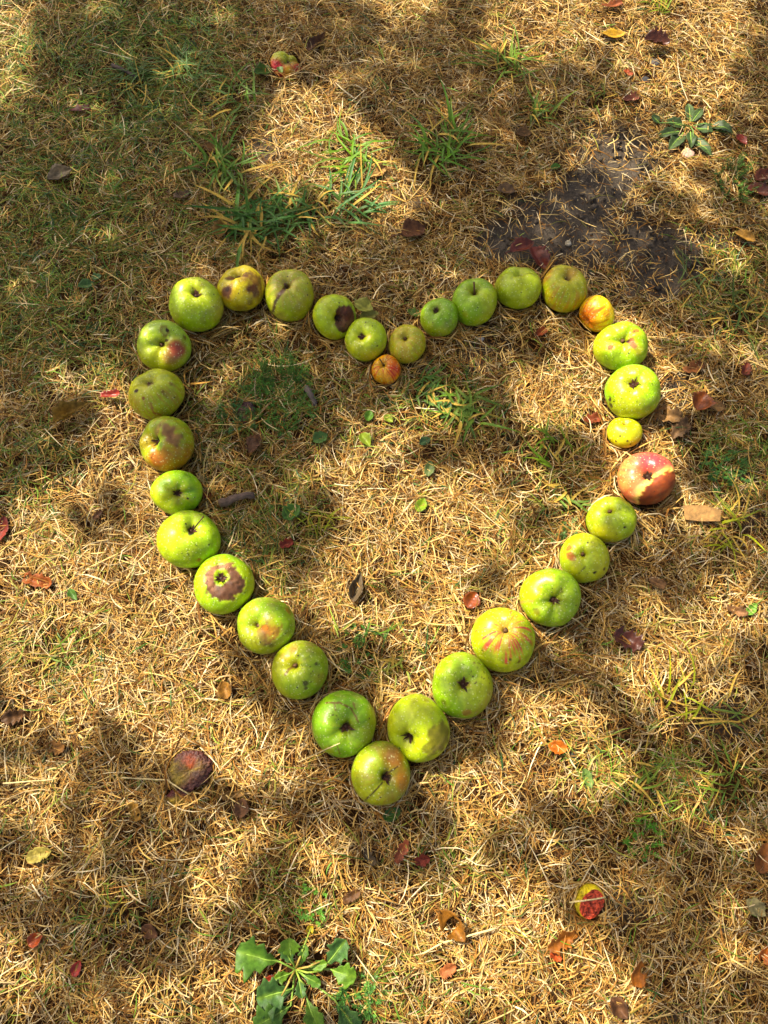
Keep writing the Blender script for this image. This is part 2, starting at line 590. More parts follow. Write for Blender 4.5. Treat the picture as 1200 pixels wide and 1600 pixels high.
def build_apple(seed, p, r, cav, end, label, base=GREENA, alt=LIME, altw=0.35, blush=None, stripes=None, spots=(),
                lines=(), rib=0.02, lump=0.012, dimple=0.34, ds=0.30, f=0.88, russet=0.25, drops=60, cavcol=None, cut=None,
                dents=(), name='apple', sink=0.006, stem=None, group='apples laid out in a heart', cat='apple', mat=None,
                squash=None, crag=0.0, ring=None):
    px, py = p
    dimple = min(.6, dimple * 1.38)
    ds = ds * 1.12
    zc = 0.035
    for _ in range(3):
        dep = depth_at(px, py, zc)
        Rx = r[0] * dep / FPX
        Ry = r[1] * dep / FPX
        zc = 0.86 * Rx
    R = 0.5 * (Rx + Ry)
    C0 = at(px, py, zc)
    toC = CAM - C0
    toC /= np.linalg.norm(toC)
    rt = np.cross(UP, toC)
    rt /= np.linalg.norm(rt)
    up = np.cross(toC, rt)
    # axis of the cavity from where the photograph shows it
    k = f * (1 - 0.62 * dimple)
    ax, ay = (cav[0] - px) / (r[0] * k), -(cav[1] - py) / (r[1] * k)
    q = math.hypot(ax, ay)
    if q > 0.86:
        ax, ay = ax / q * 0.86, ay / q * 0.86
    A = rt * ax + up * ay + toC * math.sqrt(max(0.03, 1 - ax * ax - ay * ay))
    A /= np.linalg.norm(A)
    e1 = np.cross(A, [0.3, 0.9, 0.1])
    e1 /= np.linalg.norm(e1)
    e2 = np.cross(A, e1)
    M = np.stack([e1, e2, A], 0)
    rho = apple_shape(UNIT, VA, TA, R, f, dimple, ds, rib, lump, seed)
    W = UNIT * rho[:, None]
    W[:, 2] *= f
    W = W @ M
    # slight unroundness seen in the photograph
    sx, sy = 2 * Rx / np.ptp(W @ rt), 2 * Ry / np.ptp(W @ up)
    W = W - np.outer(np.full(len(W), .5 * ((W @ rt).max() + (W @ rt).min())), rt) - np.outer(np.full(len(W), .5 * ((W @ up).max() + (W @ up).min())), up)
    W = W + np.outer(W @ rt, rt) * (sx - 1) + np.outer(W @ up, up) * (sy - 1)
    dirs = W / np.linalg.norm(W, axis=1)[:, None]
    wear = np.zeros(len(W))

    def d_of(x, y):
        u, w_ = (x - px) / r[0], -(y - py) / r[1]
        h = math.hypot(u, w_)
        if h > 0.98:
            u, w_ = u / h * 0.98, w_ / h * 0.98
        d = rt * u + up * w_ + toC * math.sqrt(max(0, 1 - u * u - w_ * w_))
        return d / np.linalg.norm(d)

    n1 = noise3(UNIT, 2.4, seed * 3 + 2)
    n2 = noise3(UNIT, 7.0, seed * 3 + 3)
    n3 = noise3(UNIT, 17.0, seed * 3 + 4)
    # lopsided growth, and blemishes that sink and wrinkle
    lop = rt * math.cos(seed * 1.7) + up * math.sin(seed * 1.7)
    W = W * (1 + (.035 + .04 * ((seed * 7) % 5) / 4) * (dirs @ lop) ** 2 * np.sign(dirs @ lop) + .022 * n1)[:, None]
    for sp in spots:
        if sp[4] >= .7 and sp[2] > 3.5:
            ang = np.arccos(np.clip(dirs @ d_of(sp[0], sp[1]), -1, 1)) * r[0] / sp[2]
            wk = smooth(1.2, .7, ang + .15 * n2)
            W = W * (1 - wk * (.020 + (.012 * n3 + .008 * n2) * min(1, 7 / sp[2])))[:, None]
    # dents: pressed-in places
    for (x, y, rad, dp) in dents:
        ang = np.arccos(np.clip(dirs @ d_of(x, y), -1, 1)) * r[0] / rad
        W = W * (1 - dp * np.exp(-ang ** 2))[:, None]
    flesh = np.zeros(len(W))
    if cut is not None:      # bitten away: everything beyond a plane is pushed back to a rough face
        (x, y), lev, fcol, rough = cut
        d = d_of(x, y)
        h = W @ d
        lim = lev * R * (1 + rough * (0.5 * n2 + 0.7 * n3))
        over = h > lim
        W = W - np.outer(np.where(over, h - lim + 0.0 * R, 0), d)
        flesh = smooth(lev * R * 0.92, lev * R * 1.03, h)
    if crag:
        W = W * (1 + crag * n3 + crag * .8 * n2)[:, None]
    if squash is not None:
        W[:, 2] *= squash
    zmin = W[:, 2].min()
    zc = -zmin - sink + float(gz(C0[0], C0[1])) + 0.004
    C = at(px, py, zc)
    # ---------------- colour of the skin
    t = np.clip(0.5 + 0.5 * n1, 0, 1) * altw * 1.6
    col = base * (1 - t[:, None]) + alt * t[:, None]
    col = col * (1 + 0.10 * n2[:, None])
    streak = noise3(np.stack([np.cos(TA) * 24, np.sin(TA) * 24, VA * 2.0], 1), 1.0, seed + 77, 9, 2)

    def put(col, color, w_):
        w_ = np.clip(w_, 0, 1)[:, None]
        return col * (1 - w_) + np.asarray(color) * w_

    col = col * (1 + .10 * streak * smooth(.2, .6, VA) * smooth(2.6, 1.6, VA))[:, None]
    yd = dirs @ (rt * math.cos(seed * 2.1) + up * math.sin(seed * 2.1) * .6 - up * .5)
    col = put(col, YEL * .85, .38 * smooth(.1, .9, yd + .3 * n1))
    # paler, streaky shoulder round the cavity
    col = put(col, cavcol if cavcol is not None else YEL * 0.9 + LIME * 0.1, russet * np.exp(-(VA / 0.62) ** 2) * (0.75 + 0.6 * streak))
    if blush is not None:
        for (x, y, rad, color, amt) in blush:
            ang = np.arccos(np.clip(dirs @ d_of(x, y), -1, 1)) * r[0] / rad
            col = put(col, color, amt * smooth(1.35, 0.35, ang + 0.22 * n1 + 0.10 * n2))
    if stripes is not None:
        color, amt, v0, v1 = stripes
        col = put(col, color, amt * smooth(-0.15, 0.7, streak + 0.2 * n3) * smooth(v0 - 0.2, v0 + 0.1, VA) * smooth(v1 + 0.5, v1 - 0.2, VA + 0.3 * n2))
    if end != 'none':
        col = put(col, TAN * 0.45, 0.85 * np.exp(-(VA / (ds * 0.8)) ** 2) * (0.8 + 0.4 * n2 + .4 * streak))
        col = put(col, DBR * .8, 0.95 * np.exp(-(VA / (ds * (0.62 if end == 'calyx' else .5))) ** 4))
    for s in spots:
        x, y, rad, color, amt = s[:5]
        if amt >= .6 and color[1] < .35:
            color = np.asarray(color) * np.array([.92, .78, .58])     # rot is warm brown; a strong painted shadow gets the same tint
        edge = s[5] if len(s) > 5 else 0.25
        ang = np.arccos(np.clip(dirs @ d_of(x, y), -1, 1)) * r[0] / rad
        w_ = min(1, amt * 1.15) * smooth(1 + edge, 1 - edge, ang + (0.20 * n2 + 0.14 * n3) * (1.5 if 6 < rad < 18 and amt > .5 else min(1, 16 / rad)))
        col = put(col, np.asarray(color)[None, :] * (1 + 0.25 * n2 + 0.15 * n3)[:, None], w_)
        if amt > 0.6:
            wear = np.maximum(wear, w_)
    if ring is not None:      # leathery rot spreading round the eye, further on one side
        (rx_, ry_), v0, v1, ext, ca_, cb_ = ring
        td = rt * (rx_ - cav[0]) - up * (ry_ - cav[1])
        td = td - A * (td @ A)
        td /= np.linalg.norm(td)
        tv_ = dirs - np.outer(dirs @ A, A)
        tv_ /= np.linalg.norm(tv_, axis=1)[:, None] + 1e-9
        cph = tv_ @ td
        wr_ = smooth(v0 - .04, v0 + .03, VA + .05 * n2) * smooth(.05, -.05, VA - v1 * (1 + ext * cph) + .07 * n2 + .06 * n3)
        tcol = np.clip(.5 + .9 * cph + .5 * n2, 0, 1)[:, None]
        rc_ = np.array([.9, .76, .56]) * (np.asarray(ca_) * (1 - tcol) + np.asarray(cb_) * tcol) * (1 + .22 * n2 + .22 * n3)[:, None]
        col = col * (1 - wr_[:, None]) + rc_ * wr_[:, None]
        n4 = noise3(UNIT, 30.0, seed * 3 + 5)
        W = W * (1 - wr_ * (.03 + .012 * n3 + .010 * n4))[:, None]
        wear = np.maximum(wear, wr_)
    P = W + C
    vx, vy = proj(P)
    face = dirs @ toC > 0.05
    for (pts, wd, color, amt) in lines:
        dmin = np.full(len(W), 1e9)
        for (x0, y0), (x1, y1) in zip(pts[:-1], pts[1:]):
            L2 = (x1 - x0) ** 2 + (y1 - y0) ** 2 + 1e-9
            s = np.clip(((vx - x0) * (x1 - x0) + (vy - y0) * (y1 - y0)) / L2, 0, 1)
            dmin = np.minimum(dmin, np.hypot(vx - x0 - s * (x1 - x0), vy - y0 - s * (y1 - y0)))
        col = put(col, color, amt * face * smooth(wd * 1.5, wd * 0.5, dmin + 0.5 * n3))
    if cut is not None:
        rim = np.exp(-((flesh - 0.5) / 0.3) ** 2)
        fc = np.asarray(fcol)[None, :] * (1 + 0.35 * n2 + 0.4 * n3)[:, None]
        col = col * (1 - flesh[:, None]) + fc * flesh[:, None]
        col = put(col, DBR, 0.55 * rim * smooth(-0.3, 0.6, n2))
        wear = np.maximum(wear, flesh)
    o = mesh_arrays(name, W, AP_LOOPS, AP_ST, AP_TOT, mat or M_APPLE, col, None, True, C)
    wear_attr(o.data, wear)
    tag(o, label, cat, group)
    SOLIDS.append((C, np.array([np.abs(W[:, 0]).max(), np.abs(W[:, 1]).max(), np.abs(W[:, 2]).max()])))
    # ---------------- calyx or stalk in the cavity
    tip = W[_top]
    rr = random.Random(seed)
    if end == 'calyx':
        V, F, cc = [], [], []
        ns = rr.randint(7, 10)
        tip = tip + A * R * .10
        for j in range(ns):
            a = 2 * math.pi * j / ns + rr.uniform(-.3, .3)
            dv = (e1 * math.cos(a) + e2 * math.sin(a))
            sv = (-e1 * math.sin(a) + e2 * math.cos(a))
            ln = R * rr.uniform(0.17, 0.31)
            wd = R * rr.uniform(0.03, 0.055)
            lift = R * rr.uniform(0.08, 0.2)
            b0 = len(V)
            V += [tip + sv * wd - A * R * 0.02, tip - sv * wd - A * R * 0.02,
                  tip + dv * ln * 0.6 - sv * wd * .8 + A * lift * 0.8, tip + dv * ln * 0.6 + sv * wd * .8 + A * lift * 0.8,
                  tip + dv * ln * rr.uniform(.7, 1.1) + A * lift * rr.uniform(.9, 1.7)]
            F += [[b0, b0 + 1, b0 + 2, b0 + 3], [b0 + 3, b0 + 2, b0 + 4]]
            k_ = rr.uniform(.6, 1.5)
            cc += [DBR * k_] * 4 + [c('6d5a48') * k_]
        sv_, sf_ = tube([tip - A * R * 0.03, tip + A * R * 0.02, tip + A * R * 0.045], [R * .085, R * .075, R * .04], 7)
        b0 = len(V)
        V += list(sv_)
        F += [[q_ + b0 for q_ in f_] for f_ in sf_]
        cc += [DBR * .8] * len(sv_)
        mesh('calyx', V, F, M_DEAD, np.array(cc), o)
    elif end in ('stem', 'stub'):
        ln = R * (0.20 if end == 'stub' else 0.42)
        bx, by = stem if stem else (rr.uniform(-.3, .3), rr.uniform(-.3, .3))
        side = rt * bx + up * by
        pts = [tip - A * R * .03 + (A * s_ * ln * (1 - .25 * s_) + side * s_ * s_ * ln) for s_ in (0, .25, .5, .75, 1)]
        w0 = R * (0.075 if end == 'stub' else 0.042)
        V, F = tube(pts, [w0, w0 * .95, w0 * .85, w0 * .9, w0 * 1.15], 7)
        mesh('stalk', V, F, M_BARK, c('5a4028'), o)
    # ---------------- rain drops
    if drops:
        V, F = [], []
        nrm = dirs
        ok = np.where((dirs[:, 2] > 0.05) & (VA > 0.3))[0]
        pick = np.random.default_rng(seed + 900).choice(ok, size=min(drops, len(ok)), replace=False)
        for j in pick:
            rd = R * rr.choice([.012, .014, .017, .022, .032])
            b0 = len(V)
            nz = nrm[j]
            u1 = np.cross(nz, [0.2, 0.5, 0.84])
            u1 /= np.linalg.norm(u1)
            u2 = np.cross(nz, u1)
            for hh, ww in ((-.3, 1.0), (.25, .95), (.6, .6)):
                for q_ in range(6):
                    a = q_ * math.pi / 3
                    V.append(W[j] + rd * (ww * (u1 * math.cos(a) + u2 * math.sin(a)) + nz * hh))
            V.append(W[j] + rd * nz * .78)
            for ring in (0, 1):
                for q_ in range(6):
                    F.append([b0 + ring * 6 + q_, b0 + ring * 6 + (q_ + 1) % 6, b0 + ring * 6 + 6 + (q_ + 1) % 6, b0 + ring * 6 + 6 + q_])
            for q_ in range(6):
                F.append([b0 + 12 + q_, b0 + 12 + (q_ + 1) % 6, b0 + 18])
            F.append([b0 + q_ for q_ in range(6)][::-1])
        tag(mesh('water_drops', V, F, M_DROP, None, o), kind='stuff')
    return o


GA = dict(base=GREENA, alt=LIME)
build_apple(1, (307, 478), (42, 41), (307, 460), 'calyx', 'plain wet green apple at the upper left bend, between a lumpy and a brown-blotched one',
            base=c('a2b838'), alt=c('b2be40'), blush=[(345, 480, 22, TAN, .45)], drops=150)
build_apple(2, (379, 450), (37, 35), (367, 426), 'stub', 'yellow apple with several dark brown rot blotches on the upper left curve',
            base=c('c2b428'), alt=c('ccb030'), spots=[(354, 456, 13, c('8a5a2a'), .6, .5), (398, 452, 12, c('8a5a2a'), .6, .5), (354, 456, 9, PURP, .85), (357, 431, 9, BRN, .8), (398, 452, 8, PURP, .8), (402, 436, 17, c('7a4a22'), .7, .5), (382, 434, 9, c('7a4a22'), .5, .6),
            (385, 426, 7, BRN, .7), (375, 478, 9, BRN, .4, .6), (354, 454, 4, DBR, .9), (391, 470, 5, BRN, .5), (405, 462, 8, BRN, .5, .5)],
            russet=.4, rib=.025, lump=.02, drops=40)
build_apple(3, (452, 460), (38, 40), (448, 446), 'stem', 'green apple with tan streaks and a dark split running down from its cavity',
            base=c('a4b03e'), alt=c('a8ac48'), russet=.8, cavcol=TAN, stripes=(TAN, .45, .2, 1.1),
            lines=[([(447, 448), (437, 460), (430, 472), (427, 486)], 2.6, DBR, .95), ([(443, 454), (433, 462)], 3.5, BRN, .6)],
            spots=[(440, 492, 10, TAN, .35, .6)], drops=40)
build_apple(4, (521, 496), (34, 34), (528, 497), 'calyx', 'green apple with a dark brown crescent of rot round its cavity', base=c('a0b832'),
            ring=((548, 498), .08, .58, .75, c('4a2a1a'), c('5a3320')), spots=[(528, 497, 5, DBR, 1, .3)], drops=50, alt=YEL)
build_apple(5, (572, 531), (33, 33), (564, 526), 'calyx', 'yellow-green apple directly above left of the tiny orange apple', base=c('a4b630'),
            blush=[(575, 558, 18, YEL, .6)], spots=[(577, 524, 5, TAN, .4, .6), (590, 540, 2, DBR, .7)], drops=40, dimple=.36)
build_apple(6, (637, 537), (29, 30), (632, 528), 'stub', 'pale yellowish streaked apple directly above right of the tiny orange apple',
            base=c('a9a83c'), alt=c('b8ad52'), russet=.6, cavcol=YEL, stripes=(c('b07f45'), .5, .35, 1.7), drops=20, ds=.34)
build_apple(7, (602, 577), (23, 23), (599, 570), 'stem', 'tiny orange and red streaked apple with a long stalk at the notch of the heart',
            base=c('e2a02c'), alt=c('e0b040'), blush=[(618, 575, 15, c('d0482a'), .7)], stripes=(c('b8301c'), .9, .3, 2.2), russet=.3, drops=25, dimple=.3,
            stem=(-.6, .9), spots=[(598, 590, 8, c('d9a63a'), .5, .7)])
build_apple(8, (686, 497), (30, 30), (681, 485), 'calyx', 'small wet green apple right of the pale streaked one at the notch', base=GREENB, alt=GREENA, drops=70, russet=.1)
build_apple(9, (743, 472), (35, 36), (741, 457), 'stem', 'smooth green apple with an upright dark stalk on the right upper curve', base=GREENB, alt=GREENA,
            drops=40, stem=(0, .9), spots=[(728, 490, 5, c('a08a50'), .35, .6)])
build_apple(10, (809, 449), (36, 32), (812, 419), 'none', 'green apple lying on its side below the red leaves', base=c('9cb038'), alt=c('a4a83e'), rib=.03, lump=.02,
            blush=[(800, 470, 26, OLIVE, .6), (780, 440, 14, c('8a8238'), .5)], spots=[(790, 462, 8, c('5f6a20'), .4, .7), (812, 421, 4, BRN, .7)], drops=60, russet=.1)
build_apple(11, (880, 451), (35, 36), (887, 436), 'stub', 'yellowish apple with reddish streaks touching a small yellow and red apple',
            base=c('9da63a'), alt=YEL, russet=.5, stripes=(c('a4553a'), .5, .9, 2.2), blush=[(895, 420, 16, c('a5623a'), .55), (855, 425, 18, c('a5713f'), .4)], drops=20, ds=.36, dimple=.4)
build_apple(12, (932, 492), (27, 28), (912, 505), 'none', 'small yellow apple streaked with red on one side', base=c('e0b82c'), alt=c('dcc044'),
            blush=[(915, 500, 24, c('dc6a24'), .75), (945, 478, 16, c('d0b030'), .5)], stripes=(c('b03c1e'), .75, .2, 1.6), russet=.2, drops=15, dimple=.2)
build_apple(13, (972, 541), (41, 38), (974, 531), 'stub', 'lumpy green apple with brown scab patches below the small yellow and red one', lump=.03, rib=.045,
            base=c('90b028'), spots=[(952, 541, 7, c('7a5c34'), .9), (991, 536, 9, c('b4766a'), .8), (987, 531, 4, DBR, .9), (996, 517, 6, c('9a6a34'), .8), (960, 560, 16, c('6f7a2a'), .4, .7), (998, 550, 9, TAN, .4, .6)],
            dents=[(974, 531, 14, .05), (1000, 545, 10, .03)], drops=110)
build_apple(14, (987, 610), (42, 43), (990, 600), 'calyx', 'large smooth lime-green apple with black flecks at its left edge',
            base=c('8cb81e'), alt=LIME, spots=[(954, 622, 4, DBR, .8), (957, 632, 4, DBR, .75), (975, 590, 18, YEL, .3, .8)], drops=130, dimple=.3, ds=.26)
build_apple(15, (975, 676), (27, 24), (978, 661), 'stub', 'small flat yellow-green apple with dark specks above the red apple', base=c('b0b832'), alt=YEL,
            spots=[(963, 688, 2.4, DBR, .9), (980, 688, 2, DBR, .9), (972, 670, 1.8, DBR, .7), (985, 692, 1.8, DBR, .7), (969, 681, 1.6, DBR, .7)], drops=20, altw=.6, f=.8)
build_apple(16, (1011, 750), (44, 42), (1012, 743), 'calyx', 'pink-red apple with one large tan-brown rotten side', base=c('d86a5c'), alt=c('de8a68'), altw=.5,
            blush=[(1015, 715, 36, c('d6404c'), .8), (985, 745, 22, c('c87550'), .6)], stripes=(c('b83038'), .45, .4, 1.8), russet=.7, cavcol=c('cf9f55'),
            spots=[(1040, 778, 54, c('e2bc6c'), .85, .12), (1040, 778, 46, c('8a4a1c'), 1, .05)],
            drops=45)
build_apple(17, (957, 811), (39, 36), (952, 798), 'stub', 'yellow-green apple with a round brown cavity just below the red apple', base=c('9aae2c'), alt=OLIVE,
            blush=[(945, 835, 22, YEL, .5)], spots=[(976, 823, 2.2, DBR, .9), (950, 812, 6, c('7a7030'), .35, .7)], drops=60, dimple=.3, ds=.24, russet=.15)
build_apple(18, (912, 871), (38, 39), (911, 866), 'stub', 'yellow-green apple with a reddish brown mark and one black dot', base=c('9ab428'), alt=YEL,
            spots=[(887, 855, 6, c('a8683a'), .75), (889, 868, 7, c('a8683a'), .75), (894, 873, 5, c('a0603a'), .6), (928, 894, 3, c('1c120c'), 1, .15), (941, 888, 2.5, DBR, .8)],
            lines=[([(904, 897), (915, 885)], 1.0, DBR, .7)], drops=90, dimple=.28, ds=.22, russet=.1)
build_apple(19, (858, 935), (47, 45), (866, 938), 'calyx', 'big dimpled green apple with faint scratches and a straw against it', base=GREENA, alt=GREENB, rib=.05, lump=.02,
            blush=[(825, 920, 22, YEL, .7)], dents=[(850, 925, 14, .05), (870, 960, 12, .035)],
            lines=[([(812, 941), (832, 939)], 2.2, c('b58a58'), .7), ([(838, 911), (852, 903), (862, 908)], 2.0, c('c4cf7a'), .6)],
            spots=[(838, 958, 6, BRN, .5, .5), (882, 920, 5, BRN, .4, .6)], drops=90, dimple=.38)
build_apple(20, (787, 1000), (50, 50), (789, 984), 'stub', 'lime-green apple with pink rays round its stalk on the lower right side', base=c('a3bc2c'), alt=LIME,
            russet=.75, cavcol=c('d3a860'), stripes=(c('c44a44'), .95, .22, .85), blush=[(790, 985, 34, c('cfa25a'), .45)],
            spots=[(797, 1029, 2.5, DBR, .8), (811, 1033, 4, BRN, .7), (829, 1005, 4, BRN, .4)], drops=30, dimple=.26, ds=.22)
build_apple(21, (723, 1069), (47, 51), (724, 1069), 'calyx', 'green apple sprinkled with dark specks between the pink-rayed apple and the heart tip', base=c('80a41e'), alt=c('9aa828'),
            spots=[(740, 1095, 12, OLIVE, .6, .6), (729, 1112, 6, c('b08a58'), .7), (695, 1098, 5, c('4a4a1c'), .6, .5), (733, 1070, 7, TAN, .5, .6), (712, 1045, 12, c('8fa54a'), .5, .7)]
            + [(745 + 12 * math.sin(j * 2.4) + (j % 3) * 4, 1050 + 17 * math.cos(j * 1.7), 1.5, DBR, .8) for j in range(14)], drops=60, dimple=.36)
build_apple(22, (650, 1137), (48, 51), (638, 1153), 'calyx', 'bright yellow-green apple with a leaf shadow painted on its lower right side, right at the heart tip', base=c('98b41c'), alt=c('b3bc20'), altw=.6,
            blush=[(655, 1105, 28, c('bcc024'), .6)], spots=[(685, 1150, 22, c('7f8420'), .85, .15), (672, 1168, 13, c('7f8420'), .7, .2), (665, 1096, 5, BRN, .4, .6), (680, 1100, 5, BRN, .4, .6)], dents=[(638, 1153, 22, .04)], drops=45, dimple=.38)  # two lower right spots: a leaf's shadow painted into the skin colour
build_apple(23, (595, 1210), (46, 48), (603, 1214), 'calyx', 'lowest apple, the tip of the heart, green with a brown-red shoulder and a scratch', base=c('8ba42a'), alt=OLIVE,
            blush=[(618, 1185, 27, c('84482a'), .85), (632, 1220, 22, c('b07228'), .85), (610, 1250, 18, c('a89a34'), .5)], stripes=(c('8a5232'), .3, .5, 1.6),
            lines=[([(571, 1250), (585, 1237), (598, 1222)], 1.3, DBR, .9), ([(606, 1208), (621, 1198)], 1.2, DBR, .9)], spots=[(608, 1180, 8, BRN, .5, .6)], drops=45, dimple=.34)
build_apple(24, (540, 1131), (50, 51), (541, 1137), 'calyx', 'large green apple with brown scratches across its top, left at the heart tip', base=c('76a022'), alt=GREENA,
            lines=[([(510, 1098), (530, 1098), (548, 1106), (556, 1120), (560, 1128)], 1.4, c('6a4a26'), .9), ([(552, 1098), (555, 1108)], 1.2, c('6a4a26'), .8), ([(522, 1096), (524, 1110)], 1.0, BRN, .7),
                   ([(531, 1178), (527, 1166)], 1.0, BRN, .7)], spots=[(518, 1115, 1.6, DBR, .8), (523, 1116, 1.4, DBR, .8), (560, 1083, 10, c('5f7a20'), .5, .7), (515, 1170, 8, c('a08a40'), .35, .6)],
            rib=.045, drops=45, dimple=.4, ds=.34)
build_apple(25, (469, 1045), (44, 45), (461, 1040), 'stub', 'olive-green apple with corky tan upper edge and ringed dark spots', base=c('86a01e'), alt=c('94a028'),
            spots=[(456, 1014, 9, c('a8864a'), .7, .5), (443, 1022, 8, TAN, .5, .6), (477, 1068, 4, DBR, .7), (478, 1075, 3, DBR, .7), (494, 1038, 2.5, DBR, .7), (490, 1050, 1.6, DBR, .7), (498, 1060, 12, c('948224'), .5, .7)]
            + [(486 + 14 * math.sin(j * 2.1), 1052 + 14 * math.cos(j * 1.3), 1.3, DBR, .6) for j in range(9)],
            lines=[([(446, 1054), (451, 1046), (459, 1041)], 2.2, c('5f3f24'), .8)], drops=50, dimple=.3, ds=.24)
build_apple(26, (413, 977), (45, 44), (399, 977), 'stub', 'green apple with a corky brown patch beside its sideways stalk', base=GREENA, alt=GREENB, stem=(.9, 0),
            spots=[(412, 990, 17, c('7a6232'), .85, .4), (426, 985, 15, c('86602a'), .75, .4), (422, 968, 10, c('8a7a3c'), .5, .6), (398, 1000, 12, c('7c7a34'), .55, .6), (414, 982, 5, ORNG, .5, .6), (448, 956, 6, c('a07a34'), .7, .5), (424, 1008, 4, DBR, .5)],
            dents=[(415, 982, 15, .03)], drops=45, dimple=.32, ds=.26)
build_apple(27, (351, 915), (46, 47), (346, 903), 'calyx', 'green apple with a ring of purple-brown leathery rot round its eye', base=c('82ac1e'), alt=LIME,
            ring=((362, 928), .30, .68, .30, c('94705a'), c('563c2e')), spots=[(320, 910, 5, c('b08a50'), .6, .4), (372, 905, 9, c('84553c'), .7, .4)],
            drops=30, dimple=.22, ds=.2)
build_apple(28, (297, 842), (48, 45), (300, 827), 'calyx', 'big lime-green apple with a black withered eye and a thin twig stalk', base=c('92b81e'), alt=c('a8bf24'), altw=.6,
            spots=[(305, 867, 20, c('7d7a2a'), .5, .6), (311, 874, 4, c('8a6034'), .8), (300, 827, 7, c('251812'), .9, .3)], drops=170, dimple=.34, ds=.26)  # wide dull spot below the eye: leaf shadow painted into the skin
build_apple(29, (275, 768), (39, 35), (277, 771), 'calyx', 'small bright green apple with a tan streaked eye, beside the twig', base=c('7cb01e'), alt=LIME, russet=.75, cavcol=c('b8a848'),
            spots=[(295, 779, 2, DBR, .9), (290, 750, 14, c('6a8a24'), .4, .8)], drops=25, dimple=.28, ds=.24, rib=.03)  # darker green spot at upper right is a painted leaf shadow
build_apple(30, (260, 694), (41, 43), (244, 689), 'calyx', 'green apple blushed rusty red below, with a grey-brown sunken patch', base=c('8da02c'), alt=OLIVE, rib=.04,
            blush=[(255, 730, 40, c('a85a34'), .85), (222, 690, 20, c('a06a38'), .5), (290, 715, 22, c('a06030'), .6)], stripes=(c('9a4a2a'), .35, .7, 2.0),
            spots=[(262, 672, 12, c('8a7050'), .85, .3), (270, 683, 11, c('8a6a50'), .8, .3), (243, 668, 10, c('8a7450'), .7, .4), (238, 685, 11, c('93b03c'), .85, .4), (244, 695, 9, c('93b03c'), .8, .4)], drops=90, dimple=.4, ds=.3)
build_apple(31, (246, 617), (42, 40), (232, 597), 'stub', 'green apple with brown pits and thin red streaks, left side of the heart', base=c('a2ae3e'), alt=c('a8a846'), stripes=(c('9a5a34'), .5, .9, 2.0),
            spots=[(232, 596, 8, c('5a4022'), .8, .4), (213, 612, 4, DBR, .85), (224, 623, 3, c('7a4a2a'), .8), (266, 599, 4, c('5f4a22'), .6), (254, 612, 2, BRN, .6)],
            lines=[([(236, 630), (240, 645), (252, 648)], 1.4, c('8a5030'), .8), ([(252, 612), (262, 622)], 1.2, c('7a4a2a'), .7)], drops=90, dimple=.3)
build_apple(32, (258, 539), (41, 40), (252, 538), 'stub', 'lumpy green apple with a crimson patch and a ringed scar near its cavity', lump=.03, rib=.05, base=c('98b046'), alt=c('a2ac48'),
            blush=[(277, 545, 18, c('9e3a38'), .9), (265, 560, 14, c('a85a48'), .55)], spots=[(257, 513, 9, c('8a7a44'), .7, .25), (257, 513, 5.5, c('94a04c'), .8, .3), (262, 512, 3.5, DBR, .9), (261, 528, 4, DBR, .8), (251, 538, 6, c('4a3020'), .8, .4), (290, 525, 4, BRN, .6)],
            drops=110, dimple=.42, ds=.36)
# thin twig stalk stuck in the eye of the big lime apple
tv, tf = tube([at(303, 826, .086), at(309, 818, .094), at(315, 811, .099), at(318, 807, .101)], [.0011, .001, .0009, .0016], 6)
tag(mesh('dry_twig', tv, tf, M_BARK, c('4a3220')), 'thin dark twig standing in the black eye of the big lime-green apple', 'twig')

# damaged windfalls lying apart from the heart
build_apple(41, (446, 104), (25, 21), (452, 94), 'stub', 'pecked red and yellow-green apple piece at the top beside a green leaf', base=c('a8ac3a'), alt=YEL, lump=.07, rib=.06,
            blush=[(432, 118, 30, c('b03038'), 1), (468, 108, 20, c('a82c30'), 1), (450, 90, 11, c('b9bf4a'), .6)], spots=[(455, 96, 5, BRN, .7, .5), (445, 97, 4, c('6a6a30'), .6, .5)],
            dents=[(452, 95, 12, .2), (460, 122, 14, .35)], drops=0, group='damaged windfall apples', sink=.026, f=.7, crag=.03)
build_apple(42, (921, 1409), (23, 25), (905, 1390), 'none', 'half-eaten apple with rough red flesh and yellow skin rim, bottom right', base=c('b5a020'), alt=YEL,
            cut=((931, 1417), .42, c('a8452f'), .3), drops=0, group='damaged windfall apples', sink=.012, lump=.04, mat=M_FLESH)
build_apple(43, (297, 1203), (33, 29), (297, 1203), 'none', 'flat rotten maroon apple sunk in the grass at the lower left', base=c('42201a'), alt=c('5a2a20'), lump=.13, rib=.05, dimple=.5, ds=.5,
            spots=[(292, 1190, 14, c('8a4530'), .7, .6), (310, 1215, 10, c('3a1a18'), .7, .6)], drops=0, group='damaged windfall apples', crag=.09, squash=.27, sink=-.003, mat=M_FLESH)
build_apple(44, (277, 1243), (17, 13), (277, 1243), 'none', 'small torn maroon scrap of rotten apple below the flat rotten apple', base=c('4a1f1c'), alt=c('64281f'), lump=.2, rib=.1, dimple=.5, ds=.6, drops=0,
            cat='apple scrap', name='apple_scrap', group='damaged windfall apples', crag=.09, squash=.35, sink=.0, mat=M_FLESH)
build_apple(45, (388, 645), (15, 18), (386, 644), 'stub', 'shrivelled purple-black fruit beside the feathery green weed', base=c('33181a'), alt=c('45211c'), lump=.09, rib=.05, dimple=.45, ds=.4, drops=0,
            cat='rotten fruit', name='rotten_fruit', group='damaged windfall apples', crag=.09, squash=.6, sink=.003, mat=M_FLESH)


